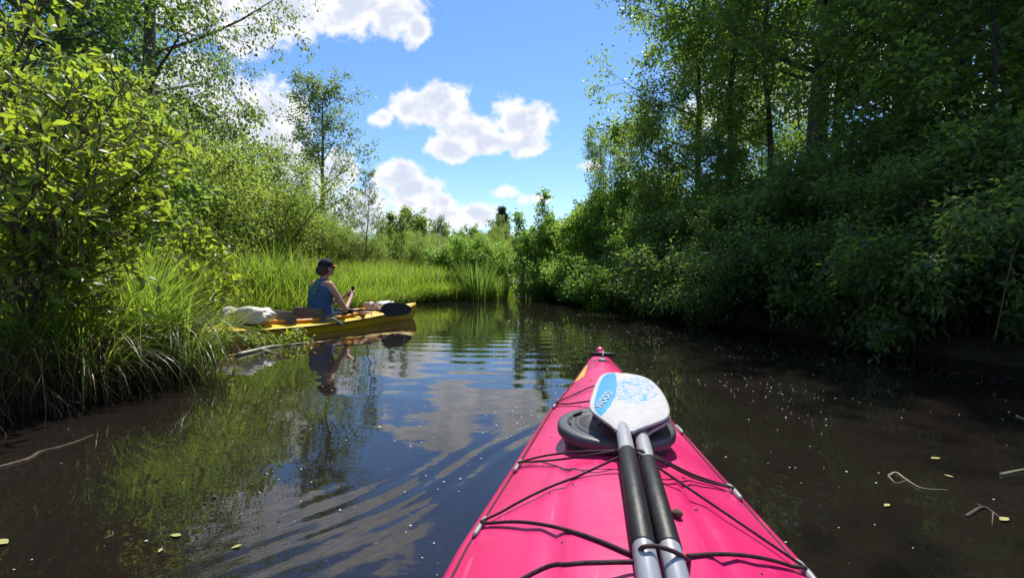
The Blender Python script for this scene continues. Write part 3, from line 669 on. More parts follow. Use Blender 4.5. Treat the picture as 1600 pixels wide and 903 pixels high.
# ------------------------------------------------------------------ near leafy shrub and young stem: leaves one by one
def big_leaf(bend):
    V, Fc = [], []
    for j, (t, wv) in enumerate(((0, .03), (.15, .52), (.38, .98), (.62, .88), (.84, .45), (1, .02))):
        z = -bend*t*t
        for s in (-1, 0, 1): V.append((s*wv*.5*.40, t, z+abs(s)*wv*.06))
    for j in range(5):
        for s in (0, 1): a = j*3+s; Fc.append((a, a+1, a+4, a+3))
    return np.array(V), np.array(Fc)
BL = [big_leaf(b) for b in (.12, .3)]
BLM = []
for v_, f_ in BL:
    me = np_mesh('leaf', v_, f_, True); me.materials.append(M['bright']); BLM.append(me)
def leafy(root, P, A, rng, L, keep):
    """keep the `keep` leaves that show largest as objects, join the rest"""
    n = len(P); Nn = unit(np.array([0, -.1, .85])+rng.normal(0, .5, (n, 3))); A = unit(A); S = unit(np.cross(A, Nn)); Nn = np.cross(S, A)
    L = L*rng.uniform(.6, 1.2, n)
    Wp = P+np.array(root.location)
    pxl = 800+F*Wp[:, 0]/np.maximum(Wp[:, 1], .1); pyl = 425-F*(Wp[:, 2]-CAMZ)/np.maximum(Wp[:, 1], .1)
    vis = (pxl > -10) & (pyl > -10) & (pyl < 640) & (Wp[:, 1] > .3)
    score = np.where(vis, L/np.maximum(Wp[:, 1], .1)*(1+.6*np.clip((Wp[:, 0]+3)/1.2, 0, 1)), 0); order = np.argsort(-score)
    for i in order[:keep]:
        if score[i] <= 0: break
        o = link('leaf', BLM[int(i) % 2], None, root)
        Mx = Matrix(((S[i][0], A[i][0], Nn[i][0]), (S[i][1], A[i][1], Nn[i][1]), (S[i][2], A[i][2], Nn[i][2])))
        o.matrix_local = Matrix.Translation(Vector(P[i])) @ (Mx*float(L[i])).to_4x4()
    rest = order[keep:]
    if len(rest):
        v_, f_ = BL[0]
        V = P[rest][:, None]+(S[rest][:, None]*v_[None, :, 0:1]+A[rest][:, None]*v_[None, :, 1:2]+Nn[rest][:, None]*v_[None, :, 2:3])*L[rest][:, None, None]
        Fc = (f_[None]+np.arange(len(rest))[:, None, None]*len(v_)).reshape(-1, 4)
        o = link('foliage', np_mesh('foliage', V.reshape(-1, 3), Fc, True), M['bright'], root); o['kind'] = 'stuff'
def bird_cherry(name, loc, tips, label, seed, keep, L=.072, nl=8, cat='shrub', r0=.011, ll=.36, lpt=4, nsec=2, ntw=3, base_t=.3):
    root = empty(name, loc); tag(root, label, cat)
    st = []; rg = np.random.default_rng(seed)
    for tp in tips:
        tp = np.array(tp)-np.array(loc); mid = tp*.5+np.array([-.08*tp[0], -.08*tp[1], .12*abs(tp[2])])
        pts = smooth_path([np.array([tp[0]*.12, tp[1]*.12, -.1]), mid, tp], 5); st.append((pts, list(np.linspace(r0, .003, len(pts)))))
    mb, P, A, rg = plant(seed, st, nl, ll, round_, (.25, .8), .02, nsec, ntw, .13, lpt, None, droop=.12, spread=.012, base_t=base_t, r_limb=.4)
    mb.build('stems', M['twig'], root); leafy(root, P, A, rg, L, keep); return root
q = lambda px, py, Y: tuple(at_y(px, py, Y))
tips = [q(200,125,2.9), q(225,190,3.1), q(240,290,2.9), q(150,150,2.7), q(110,170,2.5), q(60,250,2.1), q(170,330,2.5), q(30,180,2.8), q(120,300,2.2), q(20,330,2.1),
        q(215,360,2.8), q(90,400,2.3), q(230,260,2.6), q(180,230,2.5), q(30,440,2.2), q(165,420,2.6)]
bird_cherry('leafy_shrub', (-3.0, 2.75, .2), tips, 'near sunlit shrub with large glossy yellow-green leaves at the water edge', 51, 300)
bird_cherry('young_tree', (-3.5, 2.9, .3), [q(82,-40,2.9), q(70,30,2.85), q(-20,60,2.8)], 'dark bare-stemmed young tree with few bright yellow leaves at its top', 52, 60, .10, 4, 'sapling', .024, .2, 4, 0, 3, .72)
tips = [q(330,400,4.6), q(290,380,4.4), q(355,450,4.6), q(260,430,4.0), q(310,460,4.2)]
bird_cherry('leafy_shrub', (-3.1, 4.35, .15), tips, 'small glossy-leaved shrub in the sedge beside the kayak stern', 53, 60, .08, 7, 'shrub', .008, .25, 5, 2, 3, .3)

# ------------------------------------------------------------------ kayaks
def kayak_shape(S):
    u, hw, ze, rise, zk = (np.array(c, float) for c in zip(*S))
    uu = np.linspace(0, u[-1], 240)
    def f(a):
        y = np.interp(uu, u, a); k = np.array([1, 2, 3, 2, 1.])/9; yp = np.pad(y, 2, 'edge'); sm = np.convolve(yp, k, 'valid'); sm[0], sm[-1] = y[0], y[-1]; return sm
    return uu, f(hw), f(ze), f(rise), f(zk)
def deck_z(sh, uu, v, feat=None):
    z = np.interp(uu, sh[0], sh[2])+np.interp(uu, sh[0], sh[3])*(1-np.abs(v)**1.9)
    if feat is not None: z = z+feat(uu, v*np.interp(uu, sh[0], sh[1]))
    return z
def hull_mesh(sh, hole, feat=None, nv=44):
    uu, hw, ze, rise, zk = sh; v = np.linspace(-1, 1, nv+1); Vs, Fs = [], []
    U, Vv = np.meshgrid(uu, v, indexing='ij'); X = Vv*hw[:, None]; Z = deck_z(sh, U, Vv, feat)
    D = np.stack([X, -U, Z], 2).reshape(-1, 3); Fd = grid_faces(len(uu), nv+1)[:, ::-1]
    c = D[Fd].mean(1); ins = ((-c[:, 1]-hole[0])/hole[1])**2+(c[:, 0]/hole[2])**2 < 1
    Fd = Fd[~ins]
    # hull: edge lip, flare, chine, keel
    prof = [(1.0, 0), (1.012, -.004), (1.012, -.022), (.985, -.03), (.95, -.09), (.86, .55), (.55, .85), (0, 1.0)]
    rows = []
    for s in (1, -1):
        pts = []
        for (a, b) in prof:
            if b <= 0: z = ze+b
            else: z = ze-.09+(zk-(ze-.09))*b
            pts.append(np.stack([s*a*hw+s*(.006 if 1 <= a and b < 0 else 0)*np.minimum(1, hw/.03), -uu, np.maximum(z, zk-.0)], 1))
        rows.append(np.stack(pts, 1))
    V = [D]; Fall = [Fd]; off = len(D)
    for s, r in zip((1, -1), rows):
        V.append(r.reshape(-1, 3)); f = grid_faces(len(uu), len(prof))+off
        Fall.append(f if s == 1 else f[:, ::-1]); off += r.shape[0]*r.shape[1]
    return np_mesh('hull', np.concatenate(V), np.concatenate(Fall), True)
def coaming(root, sh, hole, mat, name='cockpit_rim', r=.014, lift=.012, feat=None):
    mb = MB(); pts = []
    for i in range(49):
        a = 2*math.pi*i/48; u_, x_ = hole[0]+hole[1]*1.03*math.cos(a), hole[2]*1.03*math.sin(a)
        h_ = np.interp(u_, sh[0], sh[1]); pts.append((x_, -u_, float(deck_z(sh, np.array(u_), np.array(min(1, abs(x_)/h_))))+lift))
    mb.tube(pts, r, 8, False); o = mb.build(name, mat, root)
    tb = MB(); vs, fs = [], []
    for j, (k, dz) in enumerate(((1.01, .0), (.97, -.1), (.85, -.24), (.0, -.25))):
        for i in range(48): vs.append((pts[i][0]*k, -(hole[0]+(-pts[i][1]-hole[0])*k), (pts[i][2]-lift if j < 2 else .30)+dz if j < 2 else .05 if j == 2 else .045))
    for j in range(3):
        for i in range(48): fs.append((j*48+i, j*48+(i+1) % 48, (j+1)*48+(i+1) % 48, (j+1)*48+i))
    tb.add(vs, fs); return o, tb
# --- pink kayak
ANG = R(9.2); BOW = (.455, 2.345)
PS = [(0,.006,.335,.012,.19),(.05,.026,.33,.022,.05),(.13,.05,.32,.03,-.03),(.25,.077,.308,.038,-.07),(.43,.108,.297,.048,-.1),(.65,.15,.287,.056,-.11),(.85,.186,.282,.064,-.12),(1.05,.212,.278,.072,-.12),
      (1.27,.237,.275,.08,-.12),(1.64,.283,.27,.088,-.12),(2.1,.305,.265,.085,-.12),(2.6,.30,.265,.07,-.12),(3.1,.27,.27,.06,-.12),(3.6,.2,.28,.05,-.11),(4.0,.12,.30,.04,-.08),(4.35,.05,.32,.02,.0),(4.5,.006,.33,.01,.18)]
psh = kayak_shape(PS); PH = (2.42, .44, .205)
def sstep(a, b, x): t = np.clip((x-a)/(b-a), 0, 1); return t*t*(3-2*t)
def pfeat(u, x):
    p = sstep(1.40, 1.46, u)*(1-sstep(1.98, 2.05, u))*sstep(-.112, -.10, x)*(1-sstep(.10, .112, x))*.010      # raised panel behind the hatch
    rg = .004*np.exp(-((np.abs(x)-.055*u-.05)/.018)**2)*sstep(.9, 1.4, u)
    dent = -.012*np.exp(-(((u-1.27)/.19)**4+(x/.175)**4))
    return p+rg+dent
pk = empty('kayak', (BOW[0], BOW[1], 0), -ANG); tag(pk, 'bright pink kayak bow filling the foreground with a paddle strapped on its deck', 'kayak')
link('hull', hull_mesh(psh, PH, pfeat), M['pink'], pk)
rim, tb = coaming(pk, psh, PH, M['black']); tb.build('cockpit', M['dark'], pk)
PM = Matrix.Translation(Vector((BOW[0], BOW[1], 0))) @ Matrix.Rotation(-ANG, 4, 'Z'); PMI = PM.inverted()
def deck_at(px, py, lift=.0):
    """where the line of sight through a photo pixel meets the pink deck, in kayak coordinates"""
    z = .32
    for _ in range(12):
        p = PMI @ at_z(px, py, z); h_ = max(.01, float(np.interp(-p.y, psh[0], psh[1]))); v = max(-1, min(1, p.x/h_))
        z = float(deck_z(psh, np.array(-p.y), np.array(v), pfeat))+lift
    return PMI @ at_z(px, py, z)
def edge(u, s, dz=.0, k=1.0): return Vector((s*k*float(np.interp(u, psh[0], psh[1])), -u, float(np.interp(u, psh[0], psh[2]))+dz))
hc = Vector((0, -1.245, float(deck_z(psh, np.array(1.245), np.array(0.)))-.012))
def disc(profile, nseg=56, sx=1.0, sy=1.0):
    mb = MB(); vs, fs = [], []
    for (r, z) in profile:
        for i in range(nseg): a = 2*math.pi*i/nseg; vs.append((r*sx*math.cos(a), r*sy*math.sin(a), z))
    for j in range(len(profile)-1):
        for i in range(nseg): fs.append((j*nseg+i, j*nseg+(i+1) % nseg, (j+1)*nseg+(i+1) % nseg, (j+1)*nseg+i))
    fs.append(tuple((len(profile)-1)*nseg+i for i in range(nseg))); mb.add(vs, fs); return mb
hatch = disc([(.128,-.035),(.136,.006),(.145,.008),(.149,.012),(.149,.027),(.147,.0315),(.142,.034),(.126,.035),(.121,.034),(.117,.029),(.104,.0285),(.101,.033),(.092,.0335),(.089,.030),(.05,.030),(.003,.0305)], 72, 1.0, .98).build('hatch_cover', M['rubber'], pk)
hatch.location = hc; hatch.scale = (.955, .955, 1)
mb = MB()
for a0 in (-.5, .2, .9): mb.tube([(.118*math.cos(a0+2.2+t*.1), .116*math.sin(a0+2.2+t*.1), .035) for t in range(4)], .003, 5)
for k in range(5): mb.tube([(-.045+.012*k, -.02, .030), (-.03+.012*k, .03, .030)], .0022, 4)
mb.build('embossed_mark', M['rubber'], hatch)
# grab handle at the bow
th = MB(); hp = deck_at(941, 562, .0); hz = hp.z+.022
th.tube([hp+Vector((-.052, .02, .022)), hp+Vector((-.049, .02, .022)), hp+Vector((.056, .012, .022)), hp+Vector((.06, .012, .022))], [.006, .011, .011, .006], 10); th.build('grab_handle', M['black'], pk)
th = MB(); th.tube([hp+Vector((.0, -.02, .004)), hp+Vector((.003, .0, .028)), hp+Vector((.005, .02, .036)), hp+Vector((.0, .05, .012))], .0045, 6); th.build('handle_cord', M['fitting'], pk)
b_ = disc([(.018,-.008),(.018,.004),(.013,.007),(.002,.007)], 16).build('handle_fitting', M['fitting'], pk); b_.location = hp+Vector((0, -.025, .004))
th = MB(); th.ball((0, -.02, .345), (.02, .035, .022), 12, 8); th.build('bow_cap', M['pink'], pk)
# yellow sticker on the port bow
vs, fs = [], []
for i in range(13):
    u_ = .27+i*.021; h_ = float(np.interp(u_, psh[0], psh[1]))
    for v_ in (-.95, -.62-.12*(1-i/12)):
        vs.append((v_*h_, -u_, float(deck_z(psh, np.array(u_), np.array(v_), pfeat))+.0015))
for i in range(12): fs.append((i*2, i*2+1, i*2+3, i*2+2))
sm = MB(); sm.add(vs, fs); sm.build('sticker', M['sticker'], pk)
# fittings along the edge, deck line, elastic cords
FU = {-1: [], 1: []}
for s, pix in ((-1, [(866,636),(813,727),(757,818)]), (1, [(1052,672),(1137,766),(1253,889)])):
    for (px, py) in pix:
        p = PMI @ at_z(px, py, .285); FU[s].append(-p.y)
FU[-1].append(1.86); FU[1].append(1.98)
def fitting(u, s):
    c = edge(u, s, .012, .955); mb = MB(); d = (edge(u+.03, s)-edge(u-.03, s)).normalized()
    mb.tube([c-d*.028, c-d*.02, c+d*.006, c+d*.03, c+d*.036], [.003, .006, .007, .006, .003], 10, True, .75); o = mb.build('cord_guide', M['fitting'], pk); return c+Vector((0, 0, .006))
FP = {s: [fitting(u, s) for u in FU[s]] for s in (-1, 1)}
for s in (-1, 1):
    us = np.linspace(.2, 1.95, 40); mb = MB(); mb.tube([edge(u, s, .006, .965) for u in us], .0026, 5); mb.build('deck_line', M['cord'], pk)
def cord(pts, r=.0025, name='elastic_cord'):
    mb = MB(); mb.tube(smooth_path(pts, 7), r, 6); return mb.build(name, M['cord'], pk)
SH = .378   # height of the paddle shaft axes
D = deck_at
def W2K(px, py, z): return PMI @ at_z(px, py, z)
top = SH+.02
cord([FP[-1][0], D(895,617,.006), D(930,602,.012), D(960,598,.03)])
cord([FP[-1][0], D(885,631,.006), D(925,626,.02), D(950,626,.03)])
cord([FP[-1][1], D(850,712,.012), D(900,706,.03), W2K(955,704,top-.005), W2K(985,702,top+.002), W2K(1008,705,top), D(1040,720,.03), D(1085,742,.012), FP[1][1]])
cord([FP[-1][1], D(870,718,.012), D(920,711,.028), W2K(965,704,top-.004), W2K(988,701,top+.006), W2K(1012,709,top), D(1045,726,.03), D(1090,748,.012), FP[1][1]])
def taut(a, b, n=16, r=.003):
    out = []
    for i in range(n+1):
        p = a.lerp(b, i/n); h_ = max(.01, float(np.interp(-p.y, psh[0], psh[1]))); v = max(-1, min(1, p.x/h_)); p.z = max(p.z, float(deck_z(psh, np.array(-p.y), np.array(v)))+r+.010*(1-v*v)); out.append(p)
    return out
cord(taut(FP[-1][2], W2K(988,704,top+.004)))
cord(taut(W2K(990,704,top+.005), FP[1][2]))
cord(taut(FP[-1][2], W2K(990,866,SH-.008))+[W2K(997,862,SH+.006), W2K(1006,854,top+.003), W2K(1025,853,top+.002), W2K(1050,860,top+.001), W2K(1070,871,SH+.004), W2K(1077,876,SH-.02)], .0031)
cord(taut(W2K(1074,868,SH-.014), FP[1][2]), .0031)
cord([edge(FU[-1][3], -1, .02, .95), D(835,894,.014), D(890,881,.018), D(950,878,.016), D(990,877,.012), W2K(997,872,top-.012)], .0031)

# --- paddle halves strapped on the deck: one thing each
def blade_mesh(name, wl, wr, ln, dish, th=.006, skew=0.0):
    L_ = np.array([0,.02,.045,.07,.10,.14,.19,.25,.31,.37,.41,.44,.46,.472])/.472*ln
    Hh = np.array([.016,.030,.055,.076,.088,.093,.093,.090,.085,.075,.063,.048,.027,.004])
    nl = 60; l = np.linspace(0, ln, nl); hh = np.interp(l, L_, Hh); hh = np.convolve(np.pad(hh, 2, 'edge'), [.15,.2,.3,.2,.15], 'valid'); v = np.linspace(-1, 1, 33)
    LL, VV = np.meshgrid(l, v, indexing='ij'); k = np.where(VV < 0, wl, wr); X = VV*hh[:, None]*k/.093+skew*(LL/ln)**2
    Z = dish*(LL/ln)**2+.010*(np.abs(VV)**2)*np.minimum(1, hh[:, None]/.07)-.004*np.exp(-((np.abs(VV)-.0)/.18)**2)*0
    top_ = np.stack([X, LL, Z], 2).reshape(-1, 3); bot = top_-np.array([0, 0, th]); n = len(top_)
    f = grid_faces(nl, 33)[:, ::-1]; g2 = (f+n)[:, ::-1]
    i = np.arange(n).reshape(nl, 33); loop = np.concatenate([i[0, :], i[1:, -1], i[-1, -2::-1], i[-2:0:-1, 0]])
    side = np.stack([loop, np.roll(loop, -1), np.roll(loop, -1)+n, loop+n], 1)
    me = np_mesh(name, np.concatenate([top_, bot]), np.concatenate([f, g2, side]), True)
    at_ = me.attributes.new('rim', 'FLOAT', 'POINT'); rv = np.maximum(np.abs(VV), np.clip((LL-ln+.06)/.06, 0, 1)).ravel(); at_.data.foreach_set('value', np.concatenate([rv, rv*0+1]).astype(np.float32)); return me
PANEL = [0, 0, 0]
def blade_mat(name, full):
    m, nt, b, o = new_mat(name); L = nt.links.new
    tc = nt.nodes.new('ShaderNodeTexCoord'); sp = nt.nodes.new('ShaderNodeSeparateXYZ'); L(tc.outputs['Object'], sp.inputs[0])
    def m2(op, a, b2=None, c=None):
        n = nt.nodes.new('ShaderNodeMath'); n.operation = op
        for i, v in enumerate((a, b2, c)):
            if v is None: continue
            if hasattr(v, 'is_linked'): L(v, n.inputs[i])
            else: n.inputs[i].default_value = v
        return n.outputs[0]
    x, y = sp.outputs[0], sp.outputs[1]; nz = noise(nt, 60, 4)
    jag = m2('MULTIPLY_ADD', nz.outputs[0], .012, -.006)
    # blue panel on the port side, following the outline
    if full:
        line = m2('MULTIPLY_ADD', m2('MULTIPLY_ADD', y, PANEL[0], PANEL[1]), y, PANEL[2])
        a = m2('GREATER_THAN', m2('SUBTRACT', line, m2('ADD', x, jag)), 0)
        sp1 = noise(nt, 130, 3, .6, vec_scale=(.7, 1.4, 1)); sp2 = noise(nt, 14, 2)
        s_ = m2('MULTIPLY', m2('GREATER_THAN', sp1.outputs[0], .53), m2('GREATER_THAN', sp2.outputs[0], .40))
        ex, ey = m2('MULTIPLY_ADD', x, 16, -.10), m2('MULTIPLY_ADD', y, 9.5, -2.65)
        rr = m2('ADD', m2('ADD', m2('MULTIPLY', ex, ex), m2('MULTIPLY', ey, ey)), m2('MULTIPLY_ADD', noise(nt, 22, 3).outputs[0], 1.6, -.8))
        s_ = m2('MULTIPLY', s_, m2('LESS_THAN', rr, .9))
        a = m2('MAXIMUM', a, s_)
    else:
        a = m2('MULTIPLY', m2('GREATER_THAN', x, .040), m2('GREATER_THAN', y, .06))
    rim_ = nt.nodes.new('ShaderNodeAttribute'); rim_.attribute_name = 'rim'; a = m2('MULTIPLY', a, m2('LESS_THAN', rim_.outputs['Fac'], .88))
    edge_ = nt.nodes.new('ShaderNodeMix'); edge_.data_type = 'RGBA'; L(a, edge_.inputs[0])
    L(ramp(nt, nz.outputs[0], [(.3, (.38,.375,.365)), (.7, (.45,.443,.43))]), edge_.inputs[6]); edge_.inputs[7].default_value = (.004,.25,.48,1)
    L(edge_.outputs[2], b.inputs['Base Color']); b.inputs['Roughness'].default_value = .42
    n3 = noise(nt, 200, 3); bump(nt, n3.outputs[0], .08, .002, b); return m
def paddle_half(name, p_neck, p_end, label, mat, wl, wr, twist, bl_len=.472, dish=.02, tilt=0.0, skew=0.0):
    d = (p_end-p_neck); ln = d.length; ya = -d.normalized(); xa = ya.cross(Vector((0, 0, 1))).normalized(); za = xa.cross(ya)
    root = empty(name); tag(root, label, 'paddle'); Mr = Matrix((xa, ya, za)).transposed().to_4x4(); Mr.translation = p_neck
    root.matrix_world = Mr
    bl = link('blade', blade_mesh('blade', wl, wr, bl_len, dish, .007, skew), mat, root); bl.location = (0, -.012, .006); bl.rotation_euler = (tilt, 0, twist)
    s = MB(); s.tube([(0, .055, .0005), (0, .03, .001), (0, 0, 0), (0, -.05, 0), (0, -.10, 0), (0, -ln, 0)], [.004, .011, .0152, .0155, .0155, .0155], 20); s.build('shaft', M['shaft'], root)
    return root, bl, ln
S1a, S1b = at_z(974, 674, SH+.026), at_z(1014, 903, SH)
S2a, S2b = at_z(1001, 678, SH+.012), at_z(1058, 903, SH-.004)
ext = lambda a, b, k: b+(b-a).normalized()*k
B1 = dict(wl=.090, wr=.098, twist=R(-9), ln=.43, dish=.006, skew=-.045)
d1 = (S1a-S1b).normalized(); xa1 = d1.cross(Vector((0, 0, 1))).normalized(); za1 = xa1.cross(d1)
BM = Matrix((xa1, d1, za1)).transposed().to_4x4(); BM.translation = S1a; BM = BM @ Matrix.Translation((0, -.012, .006)) @ Matrix.Rotation(B1['twist'], 4, 'Z'); BMI = BM.inverted()
def on_blade(px, py):
    o = BMI @ Vector((0, 0, CAMZ)); d = BMI.to_3x3() @ ray(px, py); t = (.010-o.z)/d.z; return o+d*t
pp_ = [on_blade(*p) for p in ((933.7,652.6), (953.7,628.7), (963.6,602.8))]
PANEL[:] = list(np.polyfit([p.y for p in pp_], [p.x for p in pp_], 2))
pd1, bl1, l1 = paddle_half('paddle', S1a, ext(S1a, S1b, .35), 'upper half paddle on the pink deck with white and blue printed blade', blade_mat('printed_blade', True), B1['wl'], B1['wr'], B1['twist'], B1['ln'], B1['dish'], 0, B1['skew'])
pd2, bl2, l2 = paddle_half('paddle', S2a, ext(S2a, S2b, .35), 'lower half paddle on the pink deck, its blade tucked beneath the printed one', blade_mat('plain_blade', False), .085, .084, R(3), .36, .0, 0, -.03)
def grip(root, a, b, pa, pb):
    t0 = (at_z(*a, SH)-pa).length; t1 = (at_z(*b, SH)-pa).length; s = MB()
    s.tube([(0, -t0, 0), (0, -t0-.002, 0), (0, -t1+.002, 0), (0, -t1, 0)], [.0157, .0168, .0168, .0157], 20); s.build('grip_sleeve', M['grip'], root)
grip(pd1, (984,722), (1004,860), S1a, S1b); grip(pd2, (1012,727), (1048,856), S2a, S2b)
fc = bpy.data.curves.new('lettering', 'FONT'); fc.body = 'WOOD'; fc.size = .040; fc.extrude = .0004; fc.align_x = 'CENTER'; fc.align_y = 'CENTER'
dg = None
to = bpy.data.objects.new('lettering', fc); COL.objects.link(to)
bpy.context.view_layer.update()
me = bpy.data.meshes.new_from_object(to.evaluated_get(bpy.context.evaluated_depsgraph_get())); bpy.data.objects.remove(to)
me.name = 'lettering'
# lay the letters on the curved blade face
def blade_face_z(x, y, wl, ln, dish):
    hh = .09; return dish*(y/ln)**2+.010*(min(1, abs(x)/hh))**2
ta, tb_ = on_blade(935.5, 633.5), on_blade(952.5, 611.5); tdir = (tb_-ta).normalized(); tup = Vector((-tdir.y, tdir.x, 0)).normalized(); tc_ = (ta+tb_)/2
wdt = max(v.co.x for v in me.vertices)-min(v.co.x for v in me.vertices); kx = (tb_-ta).length*1.12/wdt
for v_ in me.vertices:
    p_ = tc_+tdir*(v_.co.x*kx)+tup*(v_.co.y*.62)
    v_.co = (p_.x, p_.y, blade_face_z(p_.x, p_.y, .093, B1['ln'], B1['dish'])+.0012+v_.co.z)
link('lettering', me, M['white'], bl1)

# --- yellow kayak
YB = Vector((-1.57, 7.42, -.03)); YA = math.atan2(.55, .83)
YS = [(0,.005,.27,.01,.16),(.06,.03,.258,.025,.03),(.2,.075,.235,.04,-.05),(.45,.14,.205,.05,-.08),(.8,.22,.175,.055,-.1),(1.2,.29,.155,.05,-.1),(1.7,.345,.14,.045,-.1),(2.1,.35,.138,.045,-.1),(2.6,.32,.145,.05,-.1),(3.0,.25,.16,.05,-.1),(3.4,.16,.18,.045,-.08),(3.75,.06,.21,.03,-.03),(3.95,.006,.24,.01,.1)]
ysh = kayak_shape(YS); YH = (1.85, .78, .25)
yk = empty('kayak', YB, -YA); tag(yk, 'yellow kayak with seated paddler drifting by the grassy bank', 'kayak')
link('hull', hull_mesh(ysh, YH, None, 24), M['yellow'], yk)
rim, tb = coaming(yk, ysh, YH, M['orange'], r=.02, lift=.03); tb.build('cockpit', M['orange'], yk)
YM = Matrix.Translation(YB) @ Matrix.Rotation(-YA, 4, 'Z')
def ydeck(u, x): return float(deck_z(ysh, np.array(float(u)), np.array(x/float(np.interp(u, ysh[0], ysh[1])))))
for s in (1, -1):
    mb = MB(); mb.tube([(s*1.0*float(np.interp(u, ysh[0], ysh[1]))+s*.004, -u, float(np.interp(u, ysh[0], ysh[2]))-.018) for u in np.linspace(.3, 3.7, 40)], .009, 6); mb.build('rub_rail', M['black'], yk)
def backrest(u, wdt, hh):
    mb = MB(); n_ = 14
    for lay, r in enumerate((0, .045)):
        pass
    vs, fs = [], []
    for i in range(n_+1):
        a = (i/n_-.5)*2; x_ = a*wdt/2; y_ = -u+.12*a*a
        for (dy, dz) in ((0, 0), (0, hh), (-.022, hh+.014), (-.045, hh), (-.045, 0)): vs.append((x_, y_+dy, .13+dz-(.02*a*a)))
    for i in range(n_):
        for j in range(5): fs.append((i*5+j, i*5+(j+1) % 5, (i+1)*5+(j+1) % 5, (i+1)*5+j))
    fs += [tuple(range(5)), tuple(n_*5+4-j for j in range(5))]; mb.add(vs, fs); o = mb.build('backrest', M['pad'], yk, True, .006)
    sl = MB()
    for j in range(4): sl.tube([(wdt/2+.003, -u+.09-.0*j, .15+j*.032), (wdt/2+.002, -u+.07, .15+j*.032)], .005, 5)
    sl.build('strap', M['fitting'], o); return o
backrest(1.98, .60, .20); backrest(2.36, .58, .19)
mb = MB(); mb.box((0, -1.8, .075), (.38, .42, .05)); mb.build('seat', M['pad'], yk, True, .02)
mb = MB(); mb.box((.02, -2.72, ydeck(2.72, .02)+.008), (.36, .30, .016)); mb.build('hatch_cover', M['pad'], yk, True, .006)
for u, x in ((1.25, .24), (.85, .14), (2.65, .26)):
    mb = MB(); mb.box((x, -u, ydeck(u, x)+.012), (.09, .05, .024)); mb.build('cord_guide', M['black'], yk, True, .006)
mb = MB(); mb.tube(smooth_path([(.30, -1.85, .16), (.34, -1.78, .19), (.37, -1.72, .14), (.36, -1.66, .1)], 5), .016, 8); mb.build('strap_buckle', M['fitting'], yk)
mb = MB(); mb.tube([(.25, -1.1, ydeck(1.1, .25)+.004), (.05, -.95, ydeck(.95, .05)+.006), (.14, -.75, ydeck(.75, .14)+.004)], .005, 5); mb.build('elastic_cord', M['cord'], yk)

# ------------------------------------------------------------------ paddler
def blob(name, caps, mat, parent, voxel=.006, it=4):
    """tapered capsules fused into one continuous surface"""
    mb = MB()
    for c in caps:
        if len(c) == 3 and c[0] == 'e': mb.ball(c[1], c[2], 20, 14); continue
        a, b, ra, rb = c; a, b = Vector(a), Vector(b); n_ = max(2, int((b-a).length/.02))
        d = (b-a).normalized(); pts = [a-d*ra*.95, a-d*ra*.6]+[a.lerp(b, i/n_) for i in range(n_+1)]+[b+d*rb*.6, b+d*rb*.95]
        rad = [ra*.3, ra*.8]+[ra+(rb-ra)*i/n_ for i in range(n_+1)]+[rb*.8, rb*.3]; mb.tube(pts, rad, 14)
    o = mb.build(name, mat, parent); r = o.modifiers.new('fuse', 'REMESH'); r.mode = 'VOXEL'; r.voxel_size = voxel; r.use_smooth_shade = True
    s = o.modifiers.new('soft', 'SMOOTH'); s.factor = .5; s.iterations = it; return o
pw = YM @ Vector((.02, -1.72, .0))
pr = empty('person', (pw.x, pw.y, .02), -YA); tag(pr, 'seated paddler in blue tank top and dark cap looking at a phone', 'person')
# local frame: x to the paddler's right, y forward, z up
def arm(s, el, wr):
    sh_ = (s*.165, .005, .565)
    return [(sh_, (s*.2, .03, .50), .052, .047), ((s*.2, .03, .50), el, .046, .036), (el, wr, .036, .024)]
def hand(s, wr, palm, phone):
    c = [(wr, palm, .024, .026), (Vector(palm)+Vector((0, 0, -.014)), Vector(palm)+Vector((0, .012, .02)), .024, .022)]
    for i in range(4):
        k = Vector(palm)+Vector((-s*.005, .018, -.02+.017*i)); m1 = k+Vector((-s*.004, .034-.003*abs(i-1.5), .0)); t_ = m1+Vector((-s*.03, .012, .002))
        c += [(k, m1, .009, .0085), (m1, t_, .0083, .007)]
    b0 = Vector(palm)+Vector((-s*.012, -.01, .022)); b1 = b0+Vector((-s*.016, .008, .026)); c += [(b0, b1, .0105, .009), (b1, b1+Vector((-s*.012, .012, .012)), .009, .0075)]
    return c
eR, wR, pR = (.265, .17, .235), (.145, .345, .385), (.105, .395, .43)
eL, wL, pL = (-.225, .19, .28), (-.05, .36, .375), (-.03, .405, .41)
caps = [('e', (0, -.0, .12), (.185, .14, .11)), ((0, -.01, .15), (0, -.03, .30), .13, .115), ((-.05, -.02, .30), (-.075, .0, .5), .095, .10), ((.05, -.02, .30), (.075, .0, .5), .095, .10),
        ((-.1, .0, .56), (.1, .0, .56), .062, .062), ((0, .015, .56), (0, .055, .70), .058, .05),
        ('e', (0, .075, .785), (.074, .092, .108)), ('e', (0, .098, .745), (.058, .07, .07)), ((0, .155, .775), (0, .18, .748), .012, .016), ((0, .14, .695), (0, .15, .70), .022, .024),
        ((-.02, .163, .722), (.02, .163, .722), .008, .008), ('e', (.075, .065, .77), (.012, .022, .032)), ('e', (-.075, .065, .77), (.012, .022, .032)),
        ((.09, .03, .11), (.12, .45, .17), .085, .06), ((-.09, .03, .11), (-.12, .45, .17), .085, .06), ((.12, .45, .17), (.10, .82, .10), .055, .038), ((-.12, .45, .17), (-.10, .82, .10), .055, .038),
        ((.10, .82, .09), (.10, .86, .19), .038, .03), ((-.10, .82, .09), (-.10, .86, .19), .038, .03)]
caps += arm(1, eR, wR)+arm(-1, eL, wL)+hand(1, wR, pR, None)+hand(-1, wL, pL, None)
body = blob('body', caps, M['skin'], pr, .0055)
